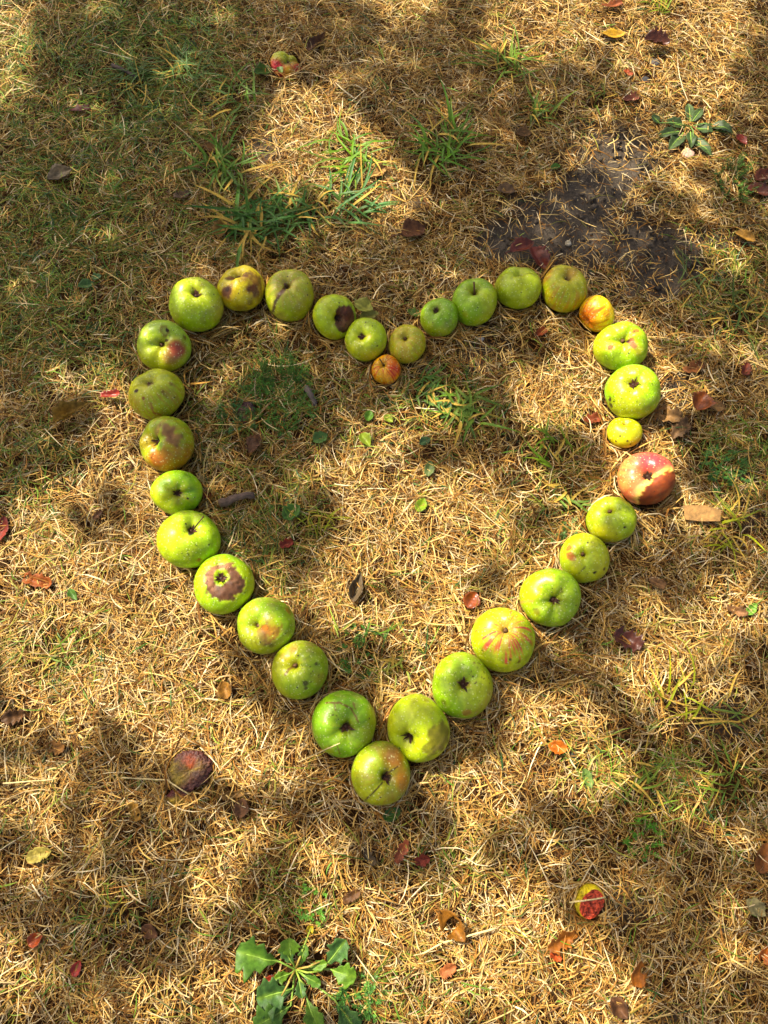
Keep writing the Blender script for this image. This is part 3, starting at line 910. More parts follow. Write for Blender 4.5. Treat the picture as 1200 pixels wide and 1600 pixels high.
# ------------------------------------------------------------------ leaves, each its own thing
def leaf_grid(L, Wd, shape, fold, curl, cross, wrinkle, seed, nu=18, nv=8, teeth=0.0, nteeth=9, tw=0.0):
    u = np.linspace(0, 1, nu + 1)
    s = np.linspace(-1, 1, nv + 1)
    U, S = np.meshgrid(u, s, indexing='ij')
    if shape == 'oval':
        w = np.sin(np.pi * np.clip(u, 0, 1) ** 0.85) ** 0.75
    elif shape == 'lance':
        w = np.sin(np.pi * u ** 0.7) ** 1.1
    elif shape == 'obovate':
        w = smooth(0.0, 0.75, u) * (np.clip(1 - u ** 7, 0, 1)) ** .5
    elif shape == 'scrap':
        r0 = np.random.default_rng(seed)
        w = (0.45 + 0.55 * r0.random(nu + 1)) * np.clip(np.sin(np.pi * (0.06 + 0.88 * u)), 0, 1) ** 0.45
    else:
        w = np.sin(np.pi * u) ** 0.5
    r = np.random.default_rng(seed + 5)
    wl = w * (1 + teeth * np.abs(((u * nteeth) % 1) - .5) * 2 - teeth * .5 + 0.08 * r.normal(size=nu + 1))
    wr = w * (1 + teeth * np.abs(((u * nteeth + .35) % 1) - .5) * 2 - teeth * .5 + 0.08 * r.normal(size=nu + 1))
    ww = np.where(S < 0, wl[:, None], wr[:, None])
    y = S * ww * Wd / 2
    # bend along the length
    ang = curl * (U - 0.5)
    if abs(curl) > 1e-3:
        Rr = L / curl
        x = Rr * np.sin(ang)
        z = Rr * (1 - np.cos(ang))
    else:
        x = (U - 0.5) * L
        z = 0 * U
    z = z + fold * np.abs(y) + cross * (y / (Wd / 2 + 1e-9)) ** 2 * Wd * .5
    tws = tw * (U - .5)
    y, z = y * np.cos(tws), z + y * np.sin(tws)
    P = np.stack([x, y, z], -1).reshape(-1, 3)
    nn = noise3(P / L, 5.0, seed + 9, 6, 2)
    P[:, 2] += wrinkle * L * nn
    F = []
    for i in range(nu):
        for j in range(nv):
            a = i * (nv + 1) + j
            F.append([a, a + nv + 1, a + nv + 2, a + 1])
    return P, F, U.ravel(), S.ravel(), nn


def thick(P, F, t):
    n = len(P)
    nb = np.zeros_like(P)
    for f in F:
        m = np.cross(P[f[1]] - P[f[0]], P[f[2]] - P[f[0]])
        for q in f:
            nb[q] += m
    nb /= np.linalg.norm(nb, axis=1)[:, None] + 1e-15
    V = np.concatenate([P, P - nb * t])
    edges = {}
    for f in F:
        for a, b in zip(f, f[1:] + f[:1]):
            edges[(a, b)] = edges.get((a, b), 0) + 1
    G = [list(f) for f in F] + [[q + n for q in f[::-1]] for f in F]
    for (a, b) in list(edges):
        if (b, a) not in edges:
            G.append([b, a, a + n, b + n])
    return V, G


def leaf_colors(U, S, nn, col, col2, vein, seed):
    t = np.clip(0.5 + 0.6 * nn, 0, 1)[:, None]
    cc = col * (1 - t) + col2 * t
    mid = np.exp(-(S / 0.10) ** 2)
    side = np.exp(-((((U * 7 - np.abs(S) * 1.6) % 1) - .5) / .10) ** 2) * .35
    w = np.clip(mid + side, 0, 1)[:, None] * .55
    return cc * (1 - w) + np.asarray(vein) * w


def fallen_leaf(px, py, lpx, wpx, ang, label, col, col2=None, vein=None, shape='oval', fold=.3, curl=.8, cross=.35, wrinkle=.05,
                z=.011, tilt=0.0, roll=0.0, mat=None, name='fallen_leaf', cat='leaf', group='fallen leaves on the grass', stalk=0.0, teeth=0.14, tw=0.5, seed=None):
    seed = seed if seed is not None else int(px * 7 + py * 13)
    dep = depth_at(px, py, z)
    k = dep / FPX
    L, Wd = lpx * k, wpx * k
    col = np.asarray(col)
    col = (col * .78 + c('5f4630') * .22) * .92 if mat is not M_WEED else (col * .75 + c('5f5a30') * .25) * .9
    col2 = col * .65 if col2 is None else np.asarray(col2)
    vein = col * 1.25 if vein is None else vein
    P, F, U, S, nn = leaf_grid(L, Wd, shape, fold, curl, cross, wrinkle, seed, teeth=teeth, tw=tw)
    cc = leaf_colors(U, S, nn, col, col2, vein, seed) * np.array([1.0, 1.0, .72])
    rg_ = np.random.default_rng(seed + 3)
    cen = P.reshape(19, 9, 3).mean((0, 1))
    F = [f for f in F if not (noise3(P[f[0]][None] / L, 7.0, seed + 21, 5, 1)[0] > 1.05)]     # nibbled holes
    V, G = thick(P, F, .0005)
    cc = np.concatenate([cc, cc * .85])
    Rm = np.array((Matrix.Rotation(R_(ang), 3, 'Z') @ Matrix.Rotation(-R_(tilt), 3, 'Y') @ Matrix.Rotation(R_(roll), 3, 'X')))
    V = V @ Rm.T
    loc = at(px, py, z)
    zz = float(gz(loc[0], loc[1])) + z
    loc = at(px, py, zz)
    lo = V[:, 2].min()
    dz = max(0.0, (0.006 + float(gz(loc[0], loc[1]))) - (zz + lo))
    loc[2] += dz
    o = mesh(name, V, G, mat or M_DEAD, cc, None, True, loc)
    tag(o, label, cat, group)
    if stalk:
        base = V[np.argmin(np.abs(U - 0) + np.abs(S))]
        d = Rm @ np.array([-1, 0.15, 0.05])
        ln = stalk * k
        pts = [base - d * .003, base + d * ln * .5 + np.array([0, 0, .002]), base + d * ln + np.array([0, 0, -.001])]
        tv_, tf_ = tube(pts, [.0011, .0009, .0012], 6)
        mesh('stalk', tv_, tf_, mat or M_DEAD, col * .8, o)
    FLATS.append((loc[0], loc[1], L * .5, Wd * .5, R_(ang), loc[2], .28 if mat is M_WEED else .5))
    return o


dR, pB, tanL, ora, brn, grn, gry = c('6a2a24'), c('5e4636'), c('a37a4c'), c('b0602a'), c('6f4a2c'), c('4f7030'), c('71685c')
LV = [
 (815, 388, 44, 26, 28, 'dark red leaf lying on the bare soil above the top right curve', dR, dict(mat=M_GLOSSY, fold=.5, stalk=8)),
 (842, 405, 46, 30, -58, 'dark red leaf tucked against two green apples of the right curve', c('702824'), dict(mat=M_GLOSSY, fold=.45, tilt=-8)),
 (646, 363, 40, 34, 20, 'purple-brown broad leaf lying above the dip of the heart', c('6e4636'), dict(stalk=16, curl=.4)),
 (1094, 629, 38, 34, 60, 'glossy orange-brown cupped leaf right of the large lime apple', c('96501e'), dict(mat=M_GLOSSY, cross=.7, curl=1.2, z=.02)),
 (1040, 650, 46, 34, -20, 'crumpled grey-brown leaf left of the glossy cupped leaf', c('8a6a50'), dict(wrinkle=.12, shape='scrap', z=.016)),
 (1062, 672, 40, 30, 40, 'crumpled mauve-brown leaf below the glossy cupped leaf', c('7c604e'), dict(wrinkle=.13, shape='scrap', z=.014)),
 (1118, 636, 30, 20, -15, 'flat tan-brown leaf just right of the glossy cupped leaf', c('86664a'), dict()),
 (172, 618, 34, 16, 8, 'wet bright red leaf scrap left of the heart', c('a8362c'), dict(mat=M_GLOSSY, shape='scrap', cross=.6, z=.02)),
 (112, 645, 62, 26, 32, 'long tan rolled leaf in a sun patch left of the heart', c('a8854e'), dict(shape='lance', cross=1.2, fold=.6, stalk=22, z=.02, curl=.2)),
 (3, 828, 44, 26, 80, 'crimson leaf cut off by the left edge of the picture', c('74262a'), dict()),
 (60, 908, 50, 28, -14, 'crumpled rusty red leaf in the straw at the left', c('8a4a30'), dict(wrinkle=.12, shape='scrap')),
 (348, 358, 40, 26, 80, 'pale tan leaf left of the coarse green tufts', c('ab8258'), dict(shape='lance', cross=.5)),
 (588, 272, 30, 26, 40, 'pale pinkish tan leaf between the upper green tufts', c('b08a64'), dict(wrinkle=.1, shape='scrap')),
 (95, 275, 42, 30, 35, 'dark grey-purple leaf in the shaded grass at the far left', c('4e453e'), dict(wrinkle=.06)),
 (284, 306, 26, 20, 10, 'small dark purple leaf left of the coarse tufts', c('584439'), dict(shape='scrap')),
 (737, 938, 30, 26, 60, 'reddish brown leaf inside the heart near the pink-rayed apple', c('8c4426'), dict(mat=M_GLOSSY, cross=.4)),
 (980, 1000, 46, 40, -30, 'dark wine-red leaf in the straw right of the heart', c('4a1a18'), dict(mat=M_GLOSSY, wrinkle=.07, shape='scrap')),
 (872, 1168, 32, 20, -10, 'bright orange leaf in sunny straw right of the heart tip', c('b8681f'), dict(cross=.4)),
 (352, 1078, 30, 22, 110, 'tan-brown leaf left of the lower left side of the heart', c('8a6238'), dict(cross=.5)),
 (706, 1446, 58, 32, -48, 'curled brown dead leaf beside the long pale straw', c('8a5c30'), dict(cross=.7, wrinkle=.06, stalk=14, z=.02)),
 (878, 1470, 52, 30, 24, 'crumpled rusty leaf below the half-eaten apple', c('8f5626'), dict(wrinkle=.13, shape='scrap', z=.016)),
 (868, 1494, 20, 14, -30, 'small orange-red leaf scrap under the crumpled rusty leaf', c('b04c26'), dict(shape='scrap')),
 (997, 1520, 42, 24, 75, 'orange-brown leaf standing in straw near the bottom right', c('a0602a'), dict(cross=.5, wrinkle=.08, tilt=15, z=.02)),
 (966, 1574, 36, 26, -50, 'dark purple-brown curled leaf near the bottom edge', c('50342a'), dict(cross=.6, wrinkle=.08)),
 (628, 1330, 38, 20, 60, 'reddish brown leaf scrap below the heart tip', c('8d4a3c'), dict(shape='scrap', wrinkle=.06)),
 (660, 1344, 24, 20, 10, 'dark red leaf scrap beside the reddish one below the heart tip', c('782c2c'), dict(shape='scrap')),
 (578, 1340, 26, 18, -50, 'dark purple leaf scrap on the soil below the heart tip', c('4e4238'), dict(shape='scrap')),
 (378, 1262, 30, 24, 80, 'dusky purple leaf left below the heart tip', c('6c4a3c'), dict()),
 (365, 1242, 36, 16, 10, 'brown leaf just above the dusky purple one', c('7c5c3a'), dict(shape='scrap')),
 (56, 1467, 26, 20, 40, 'vivid orange leaf scrap at the lower left', c('c25a20'), dict(mat=M_GLOSSY, cross=.5)),
 (120, 1513, 24, 16, 70, 'vivid red leaf scrap at the lower left', c('a8301e'), dict(mat=M_GLOSSY)),
 (62, 1335, 42, 22, 15, 'pale yellow-grey leaf at the lower left edge', c('a89a62'), dict(cross=.3)),
 (235, 1455, 30, 20, -30, 'purplish brown leaf in the straw left of the broad-leaved weed', c('6a4636'), dict()),
 (212, 1268, 30, 22, -60, 'light tan leaf left of the torn maroon scrap', c('a87e4a'), dict(shape='scrap')),
 (700, 1515, 28, 22, 30, 'pink-red leaf scrap in the bright straw at the bottom', c('b06a4e'), dict(shape='scrap')),
 (421, 1533, 28, 20, 10, 'dark red leaf scrap under the broad-leaved weed', c('7a2418'), dict(mat=M_GLOSSY, shape='scrap')),
 (1192, 1340, 50, 28, 65, 'brown leaf at the right edge near the bottom', c('7a4a2c'), dict(cross=.4)),
 (1196, 1492, 30, 24, 60, 'orange-brown leaf at the right edge in the bottom corner', c('a85c2e'), dict()),
 (1180, 1418, 36, 24, -40, 'pale grey stiff leaf near the bottom right edge', c('a2977a'), dict(cross=.3)),
 (1025, 68, 42, 26, -8, 'dark maroon curled leaf below the top right grass tuft', c('4e221e'), dict(mat=M_GLOSSY, cross=.9, z=.02)),
 (957, 56, 40, 18, 5, 'yellow-tan leaf left of the dark maroon curled leaf', c('b8904a'), dict()),
 (955, 10, 34, 16, 10, 'red-brown leaf at the top edge of the picture', c('8a4a34'), dict(shape='scrap')),
 (981, 115, 16, 12, -50, 'small brick-red leaf scrap in sunny straw at the top right', c('a04630'), dict(shape='scrap')),
 (1158, 220, 24, 13, -60, 'small brick-red leaf right of the grey-green rosette', c('a0382a'), dict(mat=M_GLOSSY)),
 (1192, 276, 34, 22, 30, 'upper dark red leaf at the right edge', c('64302a'), dict()),
 (1186, 300, 40, 26, -14, 'lower dark red leaf at the right edge', c('5c2a22'), dict(mat=M_GLOSSY)),
 (1163, 372, 34, 20, -30, 'tan leaf with dark edge near the upper right edge', c('9a7444'), dict(cross=.5)),
 (790, 298, 30, 22, -10, 'grey-purple leaf left of the bare soil', c('665044'), dict()),
 (868, 262, 18, 12, 30, 'tiny green leaf on straw left of the bare soil', c('4f7a3c'), dict(mat=M_WEED)),
 (818, 210, 24, 20, 0, 'dull purple leaf under the upper right green tuft', c('624834'), dict()),
 (568, 480, 34, 24, -25, 'pale cream-green leaf behind the crescent-rotted apple', c('aaa866'), dict(mat=M_WEED, cross=.4, z=.03)),
 (577, 494, 32, 18, 15, 'second pale leaf half under the cream-green one', c('a09a62'), dict(mat=M_WEED, z=.022)),
 (1026, 911, 28, 20, -30, 'dull pink-brown leaf right of the heart in the straw', c('8a6650'), dict(shape='scrap')),
 (1150, 955, 34, 20, -20, 'brown leaf near the right edge beside a green one', c('84604c'), dict(shape='scrap')),
 (1083, 576, 36, 22, 20, 'brown leaf half buried right of the lumpy scabbed apple', c('7a4a34'), dict(shape='scrap')),
 (1165, 578, 24, 18, 70, 'dark red leaf scrap near the right edge', c('6a2c28'), dict(shape='scrap')),
 (448, 850, 22, 18, 20, 'dark red leaf scrap inside the heart in the shade', c('7a2420'), dict(shape='scrap')),
 (558, 918, 52, 20, 76, 'dark grey rolled leaf inside the heart on bright straw', c('5c5048'), dict(shape='lance', cross=1.2)),
 (322, 774, 18, 14, 0, 'tiny dark red leaf scrap between the small green apple and the twig', c('7a2c20'), dict(shape='scrap')),
 (398, 692, 40, 30, 80, 'crumpled dark brown leaf below the shrivelled fruit', c('5a3a2e'), dict(shape='scrap', wrinkle=.15)),
 (495, 68, 48, 18, 55, 'dark brown leaf right of the pecked apple at the top', c('5a3622'), dict(shape='lance', cross=.5)),
 (125, 172, 34, 18, 0, 'dark plum leaf scrap in the shaded grass at the upper left', c('5a2a30'), dict(shape='scrap')),
 (153, 805, 18, 14, 50, 'dark brown leaf scrap left of the big lime apple', c('4a2c1e'), dict(shape='scrap')),
 (335, 232, 34, 22, -10, 'dull tan leaf in the upper left shade by the tufts', c('8a6448'), dict(shape='scrap')),
 (22, 1120, 36, 26, 20, 'dark brown crumpled leaf at the left edge', c('4e3424'), dict(shape='scrap', wrinkle=.12)),
 (88, 1168, 30, 22, -10, 'mid-brown leaf at the left in half-shaded straw', c('7a5434'), dict(shape='scrap')),
 (845, 520, 22, 16, 40, 'small rust-red scrap below the apple with reddish streaks', c('8a4030'), dict(shape='scrap')),
 (925, 655, 30, 20, 10, 'maroon scrap left of the small flat apple', c('743426'), dict(shape='scrap')),
 (985, 155, 26, 20, 20, 'faded maroon scrap between the top right leaves', c('74403c'), dict(shape='scrap')),
 (550, 1400, 30, 18, 30, 'dark brown leaf scrap in straw above the broad-leaved weed', c('5a3c2a'), dict(shape='scrap')),
 # green ones
 (456, 801, 34, 26, 40, 'dark green oval leaf inside the heart in the shade', c('3f6a36'), dict(mat=M_WEED)),
 (501, 685, 26, 20, 30, 'grey-green leaf inside the heart by the feathery weed', c('53784a'), dict(mat=M_WEED)),
 (658, 790, 26, 18, 62, 'pale green leaf on bright straw in the middle of the heart', c('8aa648'), dict(mat=M_WEED)),
 (577, 650, 20, 14, 80, 'small mid-green leaf below the notch of the heart', c('5c8a3a'), dict(mat=M_WEED)),
 (607, 655, 18, 12, -40, 'small yellowish green leaf right of the mid-green one', c('8a9a4a'), dict(mat=M_WEED)),
 (571, 688, 26, 18, -55, 'light green folded leaf below the notch of the heart', c('8a9c4c'), dict(mat=M_WEED, fold=.7)),
 (697, 640, 38, 20, 62, 'deep green pointed leaf right of the heart notch', c('2f5e2e'), dict(mat=M_WEED, shape='lance')),
 (664, 690, 20, 14, 30, 'small blue-green leaf inside the heart', c('3d6248'), dict(mat=M_WEED)),
 (671, 733, 28, 15, 80, 'grey-green narrow leaf in the middle of the heart', c('6a7a58'), dict(mat=M_WEED)),
 (135, 446, 26, 17, 10, 'larger blue-green leaf of the pair in the left shade', c('4a7448'), dict(mat=M_WEED)),
 (151, 434, 18, 12, 20, 'smaller blue-green leaf of the pair in the left shade', c('44684a'), dict(mat=M_WEED)),
 (613, 1272, 32, 19, 25, 'deep green leaf poking out under the heart tip', c('2f5a30'), dict(mat=M_WEED)),
 (918, 1216, 32, 15, -70, 'grey-green leaf in the straw right of the heart tip', c('6f8a5a'), dict(mat=M_WEED)),
 (1174, 952, 26, 14, 45, 'light green leaf near the right edge', c('7fae5e'), dict(mat=M_WEED)),
 (412, 114, 30, 24, 12, 'green leaf left of the pecked apple at the top', c('56783a'), dict(mat=M_WEED)),
 (438, 110, 14, 10, -60, 'tiny dark green leaf against the pecked apple', c('4a6428'), dict(mat=M_WEED, z=.035)),
 (115, 930, 24, 12, -50, 'narrow green leaf in the straw at the left', c('4f7a3c'), dict(mat=M_WEED, shape='lance')),
 (485, 1452, 14, 12, 60, 'tiny yellow leaf above the broad-leaved weed', c('c9b020'), dict(mat=M_WEED)),
 (647, 490, 24, 14, -30, 'dull green leaf left of the small wet green apple', c('5a7a3c'), dict(mat=M_WEED)),
]
for (x, y, l, w, a, lab, co, kw) in LV:
    fallen_leaf(x, y, l, w, a, lab, co, **kw)


# ------------------------------------------------------------------ twigs, chip, stones, single straws
def twig(px0, py0, px1, py1, r0, r1, z, label, col, name='twig', cat='twig', bend=.003, n=10, mat=None, z1=None, group=None):
    a, b = at(px0, py0, z), at(px1, py1, z if z1 is None else z1)
    pts = []
    rr = random.Random(int(px0 + py0))
    for i in range(n + 1):
        t = i / n
        p = a * (1 - t) + b * t
        p[2] += bend * math.sin(t * math.pi)
        p[0] += rr.uniform(-1, 1) * r0 * .25
        p[1] += rr.uniform(-1, 1) * r0 * .25
        pts.append(p - a)
    rad = [(r0 * (1 - i / n) + r1 * i / n) * rr.uniform(.88, 1.12) for i in range(n + 1)]
    V, F = tube(pts, rad, 8)
    cc = col * (1 + .35 * noise3(V / .02, 1.5, int(px0))[:, None])
    o = mesh(name, V, F, mat or M_BARK, cc, None, True, a)
    tag(o, label, cat, group)
    m = (a + b) / 2
    FLATS.append((m[0], m[1], np.linalg.norm(b - a) / 2, max(r0, .004), math.atan2(b[1] - a[1], b[0] - a[0]), z, .8))
    return o


twig(342, 787, 396, 772, .0075, .0055, .016, 'thick short grey-brown twig beside the small bright green apple', c('5e4c40'))
twig(478, 605, 494, 632, .0055, .004, .014, 'short weathered twig right of the feathery weed', c('5b4f46'))
twig(175, 102, 215, 122, .004, .003, .014, 'dark thin twig in the shaded grass at the upper left', c('3d3028'))
STRAW = c('d6c08c')
twig(660, 1490, 690, 1474, .0013, .0012, .02, 'long pale straw lying by the curled brown dead leaf', STRAW, 'straw', 'straw', .001, 6, M_STRAW, None, 'long loose straws')
twig(692, 1473, 775, 1450, .0012, .0014, .02, 'pale straw continuing right from the curled brown dead leaf', STRAW, 'straw', 'straw', .002, 8, M_STRAW, None, 'long loose straws')
twig(468, 1190, 531, 1161, .0010, .0007, .03, 'pale straw leaning on the scratched green apple', STRAW, 'straw', 'straw', .002, 8, M_STRAW, .075, 'long loose straws')
twig(882, 960, 912, 978, .0009, .0011, .055, 'curved straw leaning on the big dimpled apple', STRAW, 'straw', 'straw', .006, 8, M_STRAW, .02, 'long loose straws')
twig(890, 1410, 946, 1402, .0011, .0009, .046, 'pale straw lying across the half-eaten apple', STRAW, 'straw', 'straw', .003, 8, M_STRAW, .046, 'long loose straws')
twig(5, 1224, 84, 1218, .0012, .001, .018, 'long pale straw near the left edge', STRAW, 'straw', 'straw', .002, 8, M_STRAW, None, 'long loose straws')
twig(190, 1215, 262, 1219, .0011, .001, .02, 'pale straw reaching to the flat rotten apple', STRAW, 'straw', 'straw', .002, 8, M_STRAW, None, 'long loose straws')
twig(262, 1219, 296, 1241, .0011, .0009, .022, 'pale straw over the edge of the flat rotten apple', STRAW, 'straw', 'straw', .004, 8, M_STRAW, None, 'long loose straws')


def wood_chip():
    p = at(1096, 803, .018)
    k = depth_at(1096, 803) / FPX
    out = [(-27, 12), (3, 14), (29, 8), (27, -10), (-2, -12), (-25, -11)]
    V = [(x * k, y * k, .0016 + .0006 * math.sin(x)) for x, y in out] + [(x * k * .97, y * k * .97, -.0016) for x, y in out]
    n = len(out)
    F = [list(range(n))[::-1], list(range(n, 2 * n))] + [[i, (i + 1) % n, n + (i + 1) % n, n + i] for i in range(n)]
    o = mesh('wood_chip', V, F, M_BARK, c('86663e'), None, False, p)
    o.rotation_euler = (R_(6), R_(-5), R_(-6))
    o.data.polygons.foreach_set('use_smooth', [False] * len(o.data.polygons))
    tag(o, 'flat tan wood chip in the straw right of the red apple', 'wood chip')
    FLATS.append((p[0], p[1], 27 * k, 11 * k, R_(-6), .018, .45))


wood_chip()


def pebble(px, py, rpx, label, col, fl=.6):
    k = depth_at(px, py) / FPX
    V, F = [], []
    nth, nv = 10, 7
    for i in range(1, nv):
        for j in range(nth):
            v, t = math.pi * i / nv, 2 * math.pi * j / nth
            V.append((math.sin(v) * math.cos(t), math.sin(v) * math.sin(t), math.cos(v)))
    V += [(0, 0, 1), (0, 0, -1)]
    V = np.array(V)
    V = V * (1 + .13 * noise3(V, 1.6, int(px)))[:, None] * rpx * k
    V[:, 2] *= fl
    for i in range(nv - 2):
        for j in range(nth):
            F.append([i * nth + j, (i + 1) * nth + j, (i + 1) * nth + (j + 1) % nth, i * nth + (j + 1) % nth])
    t, b = len(V) - 2, len(V) - 1
    for j in range(nth):
        F.append([t, j, (j + 1) % nth])
        F.append([b, (nv - 2) * nth + (j + 1) % nth, (nv - 2) * nth + j])
    p = at(px, py, .004)
    o = mesh('pebble', V, F, M_BARK, col, None, True, (p[0], p[1], float(gz(p[0], p[1])) + rpx * k * .25))
    tag(o, label, 'pebble', 'small stones')
    FLATS.append((p[0], p[1], rpx * k, rpx * k, 0, .01, .7))


pebble(888, 379, 5, 'small pale pebble on the bare soil above the right curve', c('b5a88e'), .7)
pebble(1076, 238, 11, 'pinkish flat stone at the foot of the grey-green rosette', c('b39480'), .5)
pebble(1023, 100, 9, 'dark grey stone below the dark maroon curled leaf', c('4a4744'))
pebble(1008, 125, 8, 'black stone in the sunny straw at the top right', c('2c2a28'), .5)
pebble(752, 528, 5, 'white chip of stone on the soil below the stalked green apple', c('c8c2b4'), .5)
pebble(895, 1178, 7, 'dark clod beside the bright orange leaf', c('3c332b'), .7)
pebble(903, 1355, 6, 'small dark clod above the half-eaten apple', c('35281e'), .7)
pebble(275, 1060, 7, 'dark clod left of the corky olive apple', c('3a332c'), .7) if False else None


# ------------------------------------------------------------------ broad-leaved weeds: a rosette of leaves round a crown
def weed_leaf(parent, origin, base, tip, wpx, col, z0, z1, teeth=.0, nteeth=6, shape='obovate', fold=.3, petiole=.0, seed=0, vein=None, arch=.5, wr=.03, hold=.85):
    a, b = at(base[0], base[1], z0), at(tip[0], tip[1], z1)
    d = b - a
    L = np.linalg.norm(d)
    k = depth_at(*tip) / FPX
    P, F, U, S, nn = leaf_grid(L, wpx * k, shape, fold, -arch, .05, wr, seed, 22, 8, teeth, nteeth)
    cc = leaf_colors(U, S, nn, col, col * .75, vein if vein is not None else c('6a8640'), seed) * np.array([1.1, 1.0, .7])
    V, G = thick(P, F, .0005)
    cc = np.concatenate([cc, cc * .9])
    ex = d / L
    ey = np.cross([0, 0, 1], ex)
    ey /= np.linalg.norm(ey)
    ez = np.cross(ex, ey)
    V = V @ np.stack([ex, ey, ez], 0) + (a + b) / 2 - origin
    o = mesh('leaf', V, G, M_WEED, cc, parent)
    m0 = P[4::9] @ np.stack([ex, ey, ez], 0) + (a + b) / 2 - origin
    pts = [at(*base, z0) - origin if not petiole else np.array([0, 0, .004])] + list(m0[1:18:2] + np.array([0, 0, .0004]))
    tv_, tf_ = tube(pts, [.0014 * (1 - .8 * i / len(pts)) for i in range(len(pts))], 6)
    mesh('midrib', tv_, tf_, M_WEED, c('7f9a4c'), o)
    m = (a + b) / 2
    FLATS.append((m[0], m[1], L * .5, wpx * k * .45, math.atan2(d[1], d[0]), .012, hold))
    return o


def broad_weed():
    o3 = at(462, 1514, .006)
    r = tag(empty('broad_leaved_weed', o3), 'dark green toothed broad-leaved weed at the bottom edge', 'weed')
    g1, g2, g3 = c('486a34'), c('3d5c38'), c('557636')
    spec = [((442, 1506), (368, 1488), 56, g1, .02, .035, .30), ((456, 1502), (452, 1466), 34, g3, .02, .035, .22), ((505, 1514), (540, 1470), 34, g2, .02, .04, .25),
            ((512, 1514), (556, 1528), 34, g3, .018, .03, .2), ((462, 1545), (400, 1562), 56, g2, .016, .028, .28), ((458, 1570), (396, 1606), 50, g1, .016, .03, .28),
            ((478, 1556), (498, 1612), 34, g3, .014, .024, .2), ((520, 1560), (560, 1612), 34, g2, .014, .02, .2),
            ((462, 1512), (440, 1480), 20, g2, .014, .03, .2), ((468, 1512), (478, 1478), 16, g1, .014, .034, .2), ((458, 1520), (428, 1530), 18, g3, .014, .026, .2), ((470, 1520), (500, 1540), 18, g1, .014, .026, .2),
            ((466, 1524), (472, 1560), 18, g2, .012, .024, .2), ((474, 1514), (510, 1506), 16, g3, .014, .03, .2)]
    for i, (b, t, w, cl, z0, z1, te) in enumerate(spec):
        weed_leaf(r, o3, b, t, w * .95, cl, z0 * .8, z1 * .8, te * 2.0, 4, 'obovate', .45, 1, 40 + i, arch=.7, wr=.07)
    for i, (x, y) in enumerate([(475, 1480), (486, 1450), (505, 1500), (500, 1518), (450, 1535), (478, 1540), (440, 1556)]):
        e = at(x, y, .02) - o3
        tv_, tf_ = tube([np.array([0, 0, .002]), e * .5 + np.array([0, 0, .012]), e], [.0016, .0013, .001], 6)
        mesh('stem', tv_, tf_, M_WEED, c('8a9a4a') if i % 2 else c('a08a50'), r)
    return r


broad_weed()


def rosette():
    o3 = at(1078, 200, .006)
    r = tag(empty('plantain_rosette', o3), 'flat grey-green rosette of oval leaves on the straw at the upper right', 'weed')
    g = c('3e5036')
    for i, (b, t, w) in enumerate([((1068, 198), (1040, 188), 22), ((1062, 206), (1028, 210), 20), ((1068, 207), (1046, 232), 24), ((1079, 206), (1080, 230), 18), ((1088, 200), (1115, 204), 22),
                                   ((1112, 194), (1146, 206), 24), ((1079, 190), (1076, 160), 18), ((1082, 190), (1098, 168), 16), ((1084, 216), (1112, 242), 20), ((1030, 192), (1018, 180), 14)]):
        weed_leaf(r, o3, b, t, w * .88, g * (0.75 + .05 * i), .010, .013, 0, 6, 'oval', .3, 0, 70 + i, c('5f7a50'), .3, wr=.05, hold=.35)
    for i, (x, y) in enumerate([(1112, 194), (1084, 216), (1030, 192)]):
        e = at(x, y, .014) - o3
        tv_, tf_ = tube([np.array([0, 0, .003]), e * .5 + np.array([0, 0, .006]), e], .0011, 6)
        mesh('stem', tv_, tf_, M_WEED, c('6f8a4a'), r)


rosette()


def feathery(px, py, rpx, rpy, n, label, col, hgt=.03):
    o3 = at(px, py, 0)
    k = depth_at(px, py) / FPX
    r = tag(empty('feathery_weed', o3), label, 'weed', 'feathery low weeds')
    rr = np.random.default_rng(int(px + py))
    V, F, cc = [], [], []
    SV, SF = [], []
    for i in range(n):
        a = rr.random() * 6.28
        q = math.sqrt(rr.random())
        b = np.array([q * rpx * k * math.cos(a), q * rpy * k * math.sin(a), .003])
        d = np.array([math.cos(a) * .5 + rr.normal() * .5, math.sin(a) * .5 + rr.normal() * .5, .7 + rr.random() * .8])
        d /= np.linalg.norm(d)
        ln = hgt * (.6 + .7 * rr.random())
        tv_, tf_ = tube([b, b + d * ln * .5, b + d * ln + np.array([0, 0, -.003])], [.0006, .0005, .0003], 4, False)
        b0 = len(SV)
        SV += list(tv_)
        SF += [[q_ + b0 for q_ in f_] for f_ in tf_]
        cl = col * (.7 + .7 * rr.random())
        for j in range(9):
            t = .2 + .8 * j / 8
            p = b + d * ln * t
            for sgn in (-1, 1):
                e = np.cross(d, [0, 0, 1]) * sgn + d * .5 + rr.normal(size=3) * .35
                e /= np.linalg.norm(e)
                w = np.cross(e, [0.2, .1, 1])
                w /= np.linalg.norm(w)
                l2 = .005 * (1.3 - .6 * t) * (.7 + .6 * rr.random())
                b1 = len(V)
                V += [p, p + e * l2 * .5 + w * l2 * .16, p + e * l2 + np.array([0, 0, .0004]), p + e * l2 * .5 - w * l2 * .16]
                F.append([b1, b1 + 1, b1 + 2, b1 + 3])
                cc += [cl] * 4
    tag(mesh('foliage', V, F, M_WEED, np.array(cc), r), kind='stuff')
    tag(mesh('stems', SV, SF, M_WEED, c('6f7a40'), r), kind='stuff')
    return r


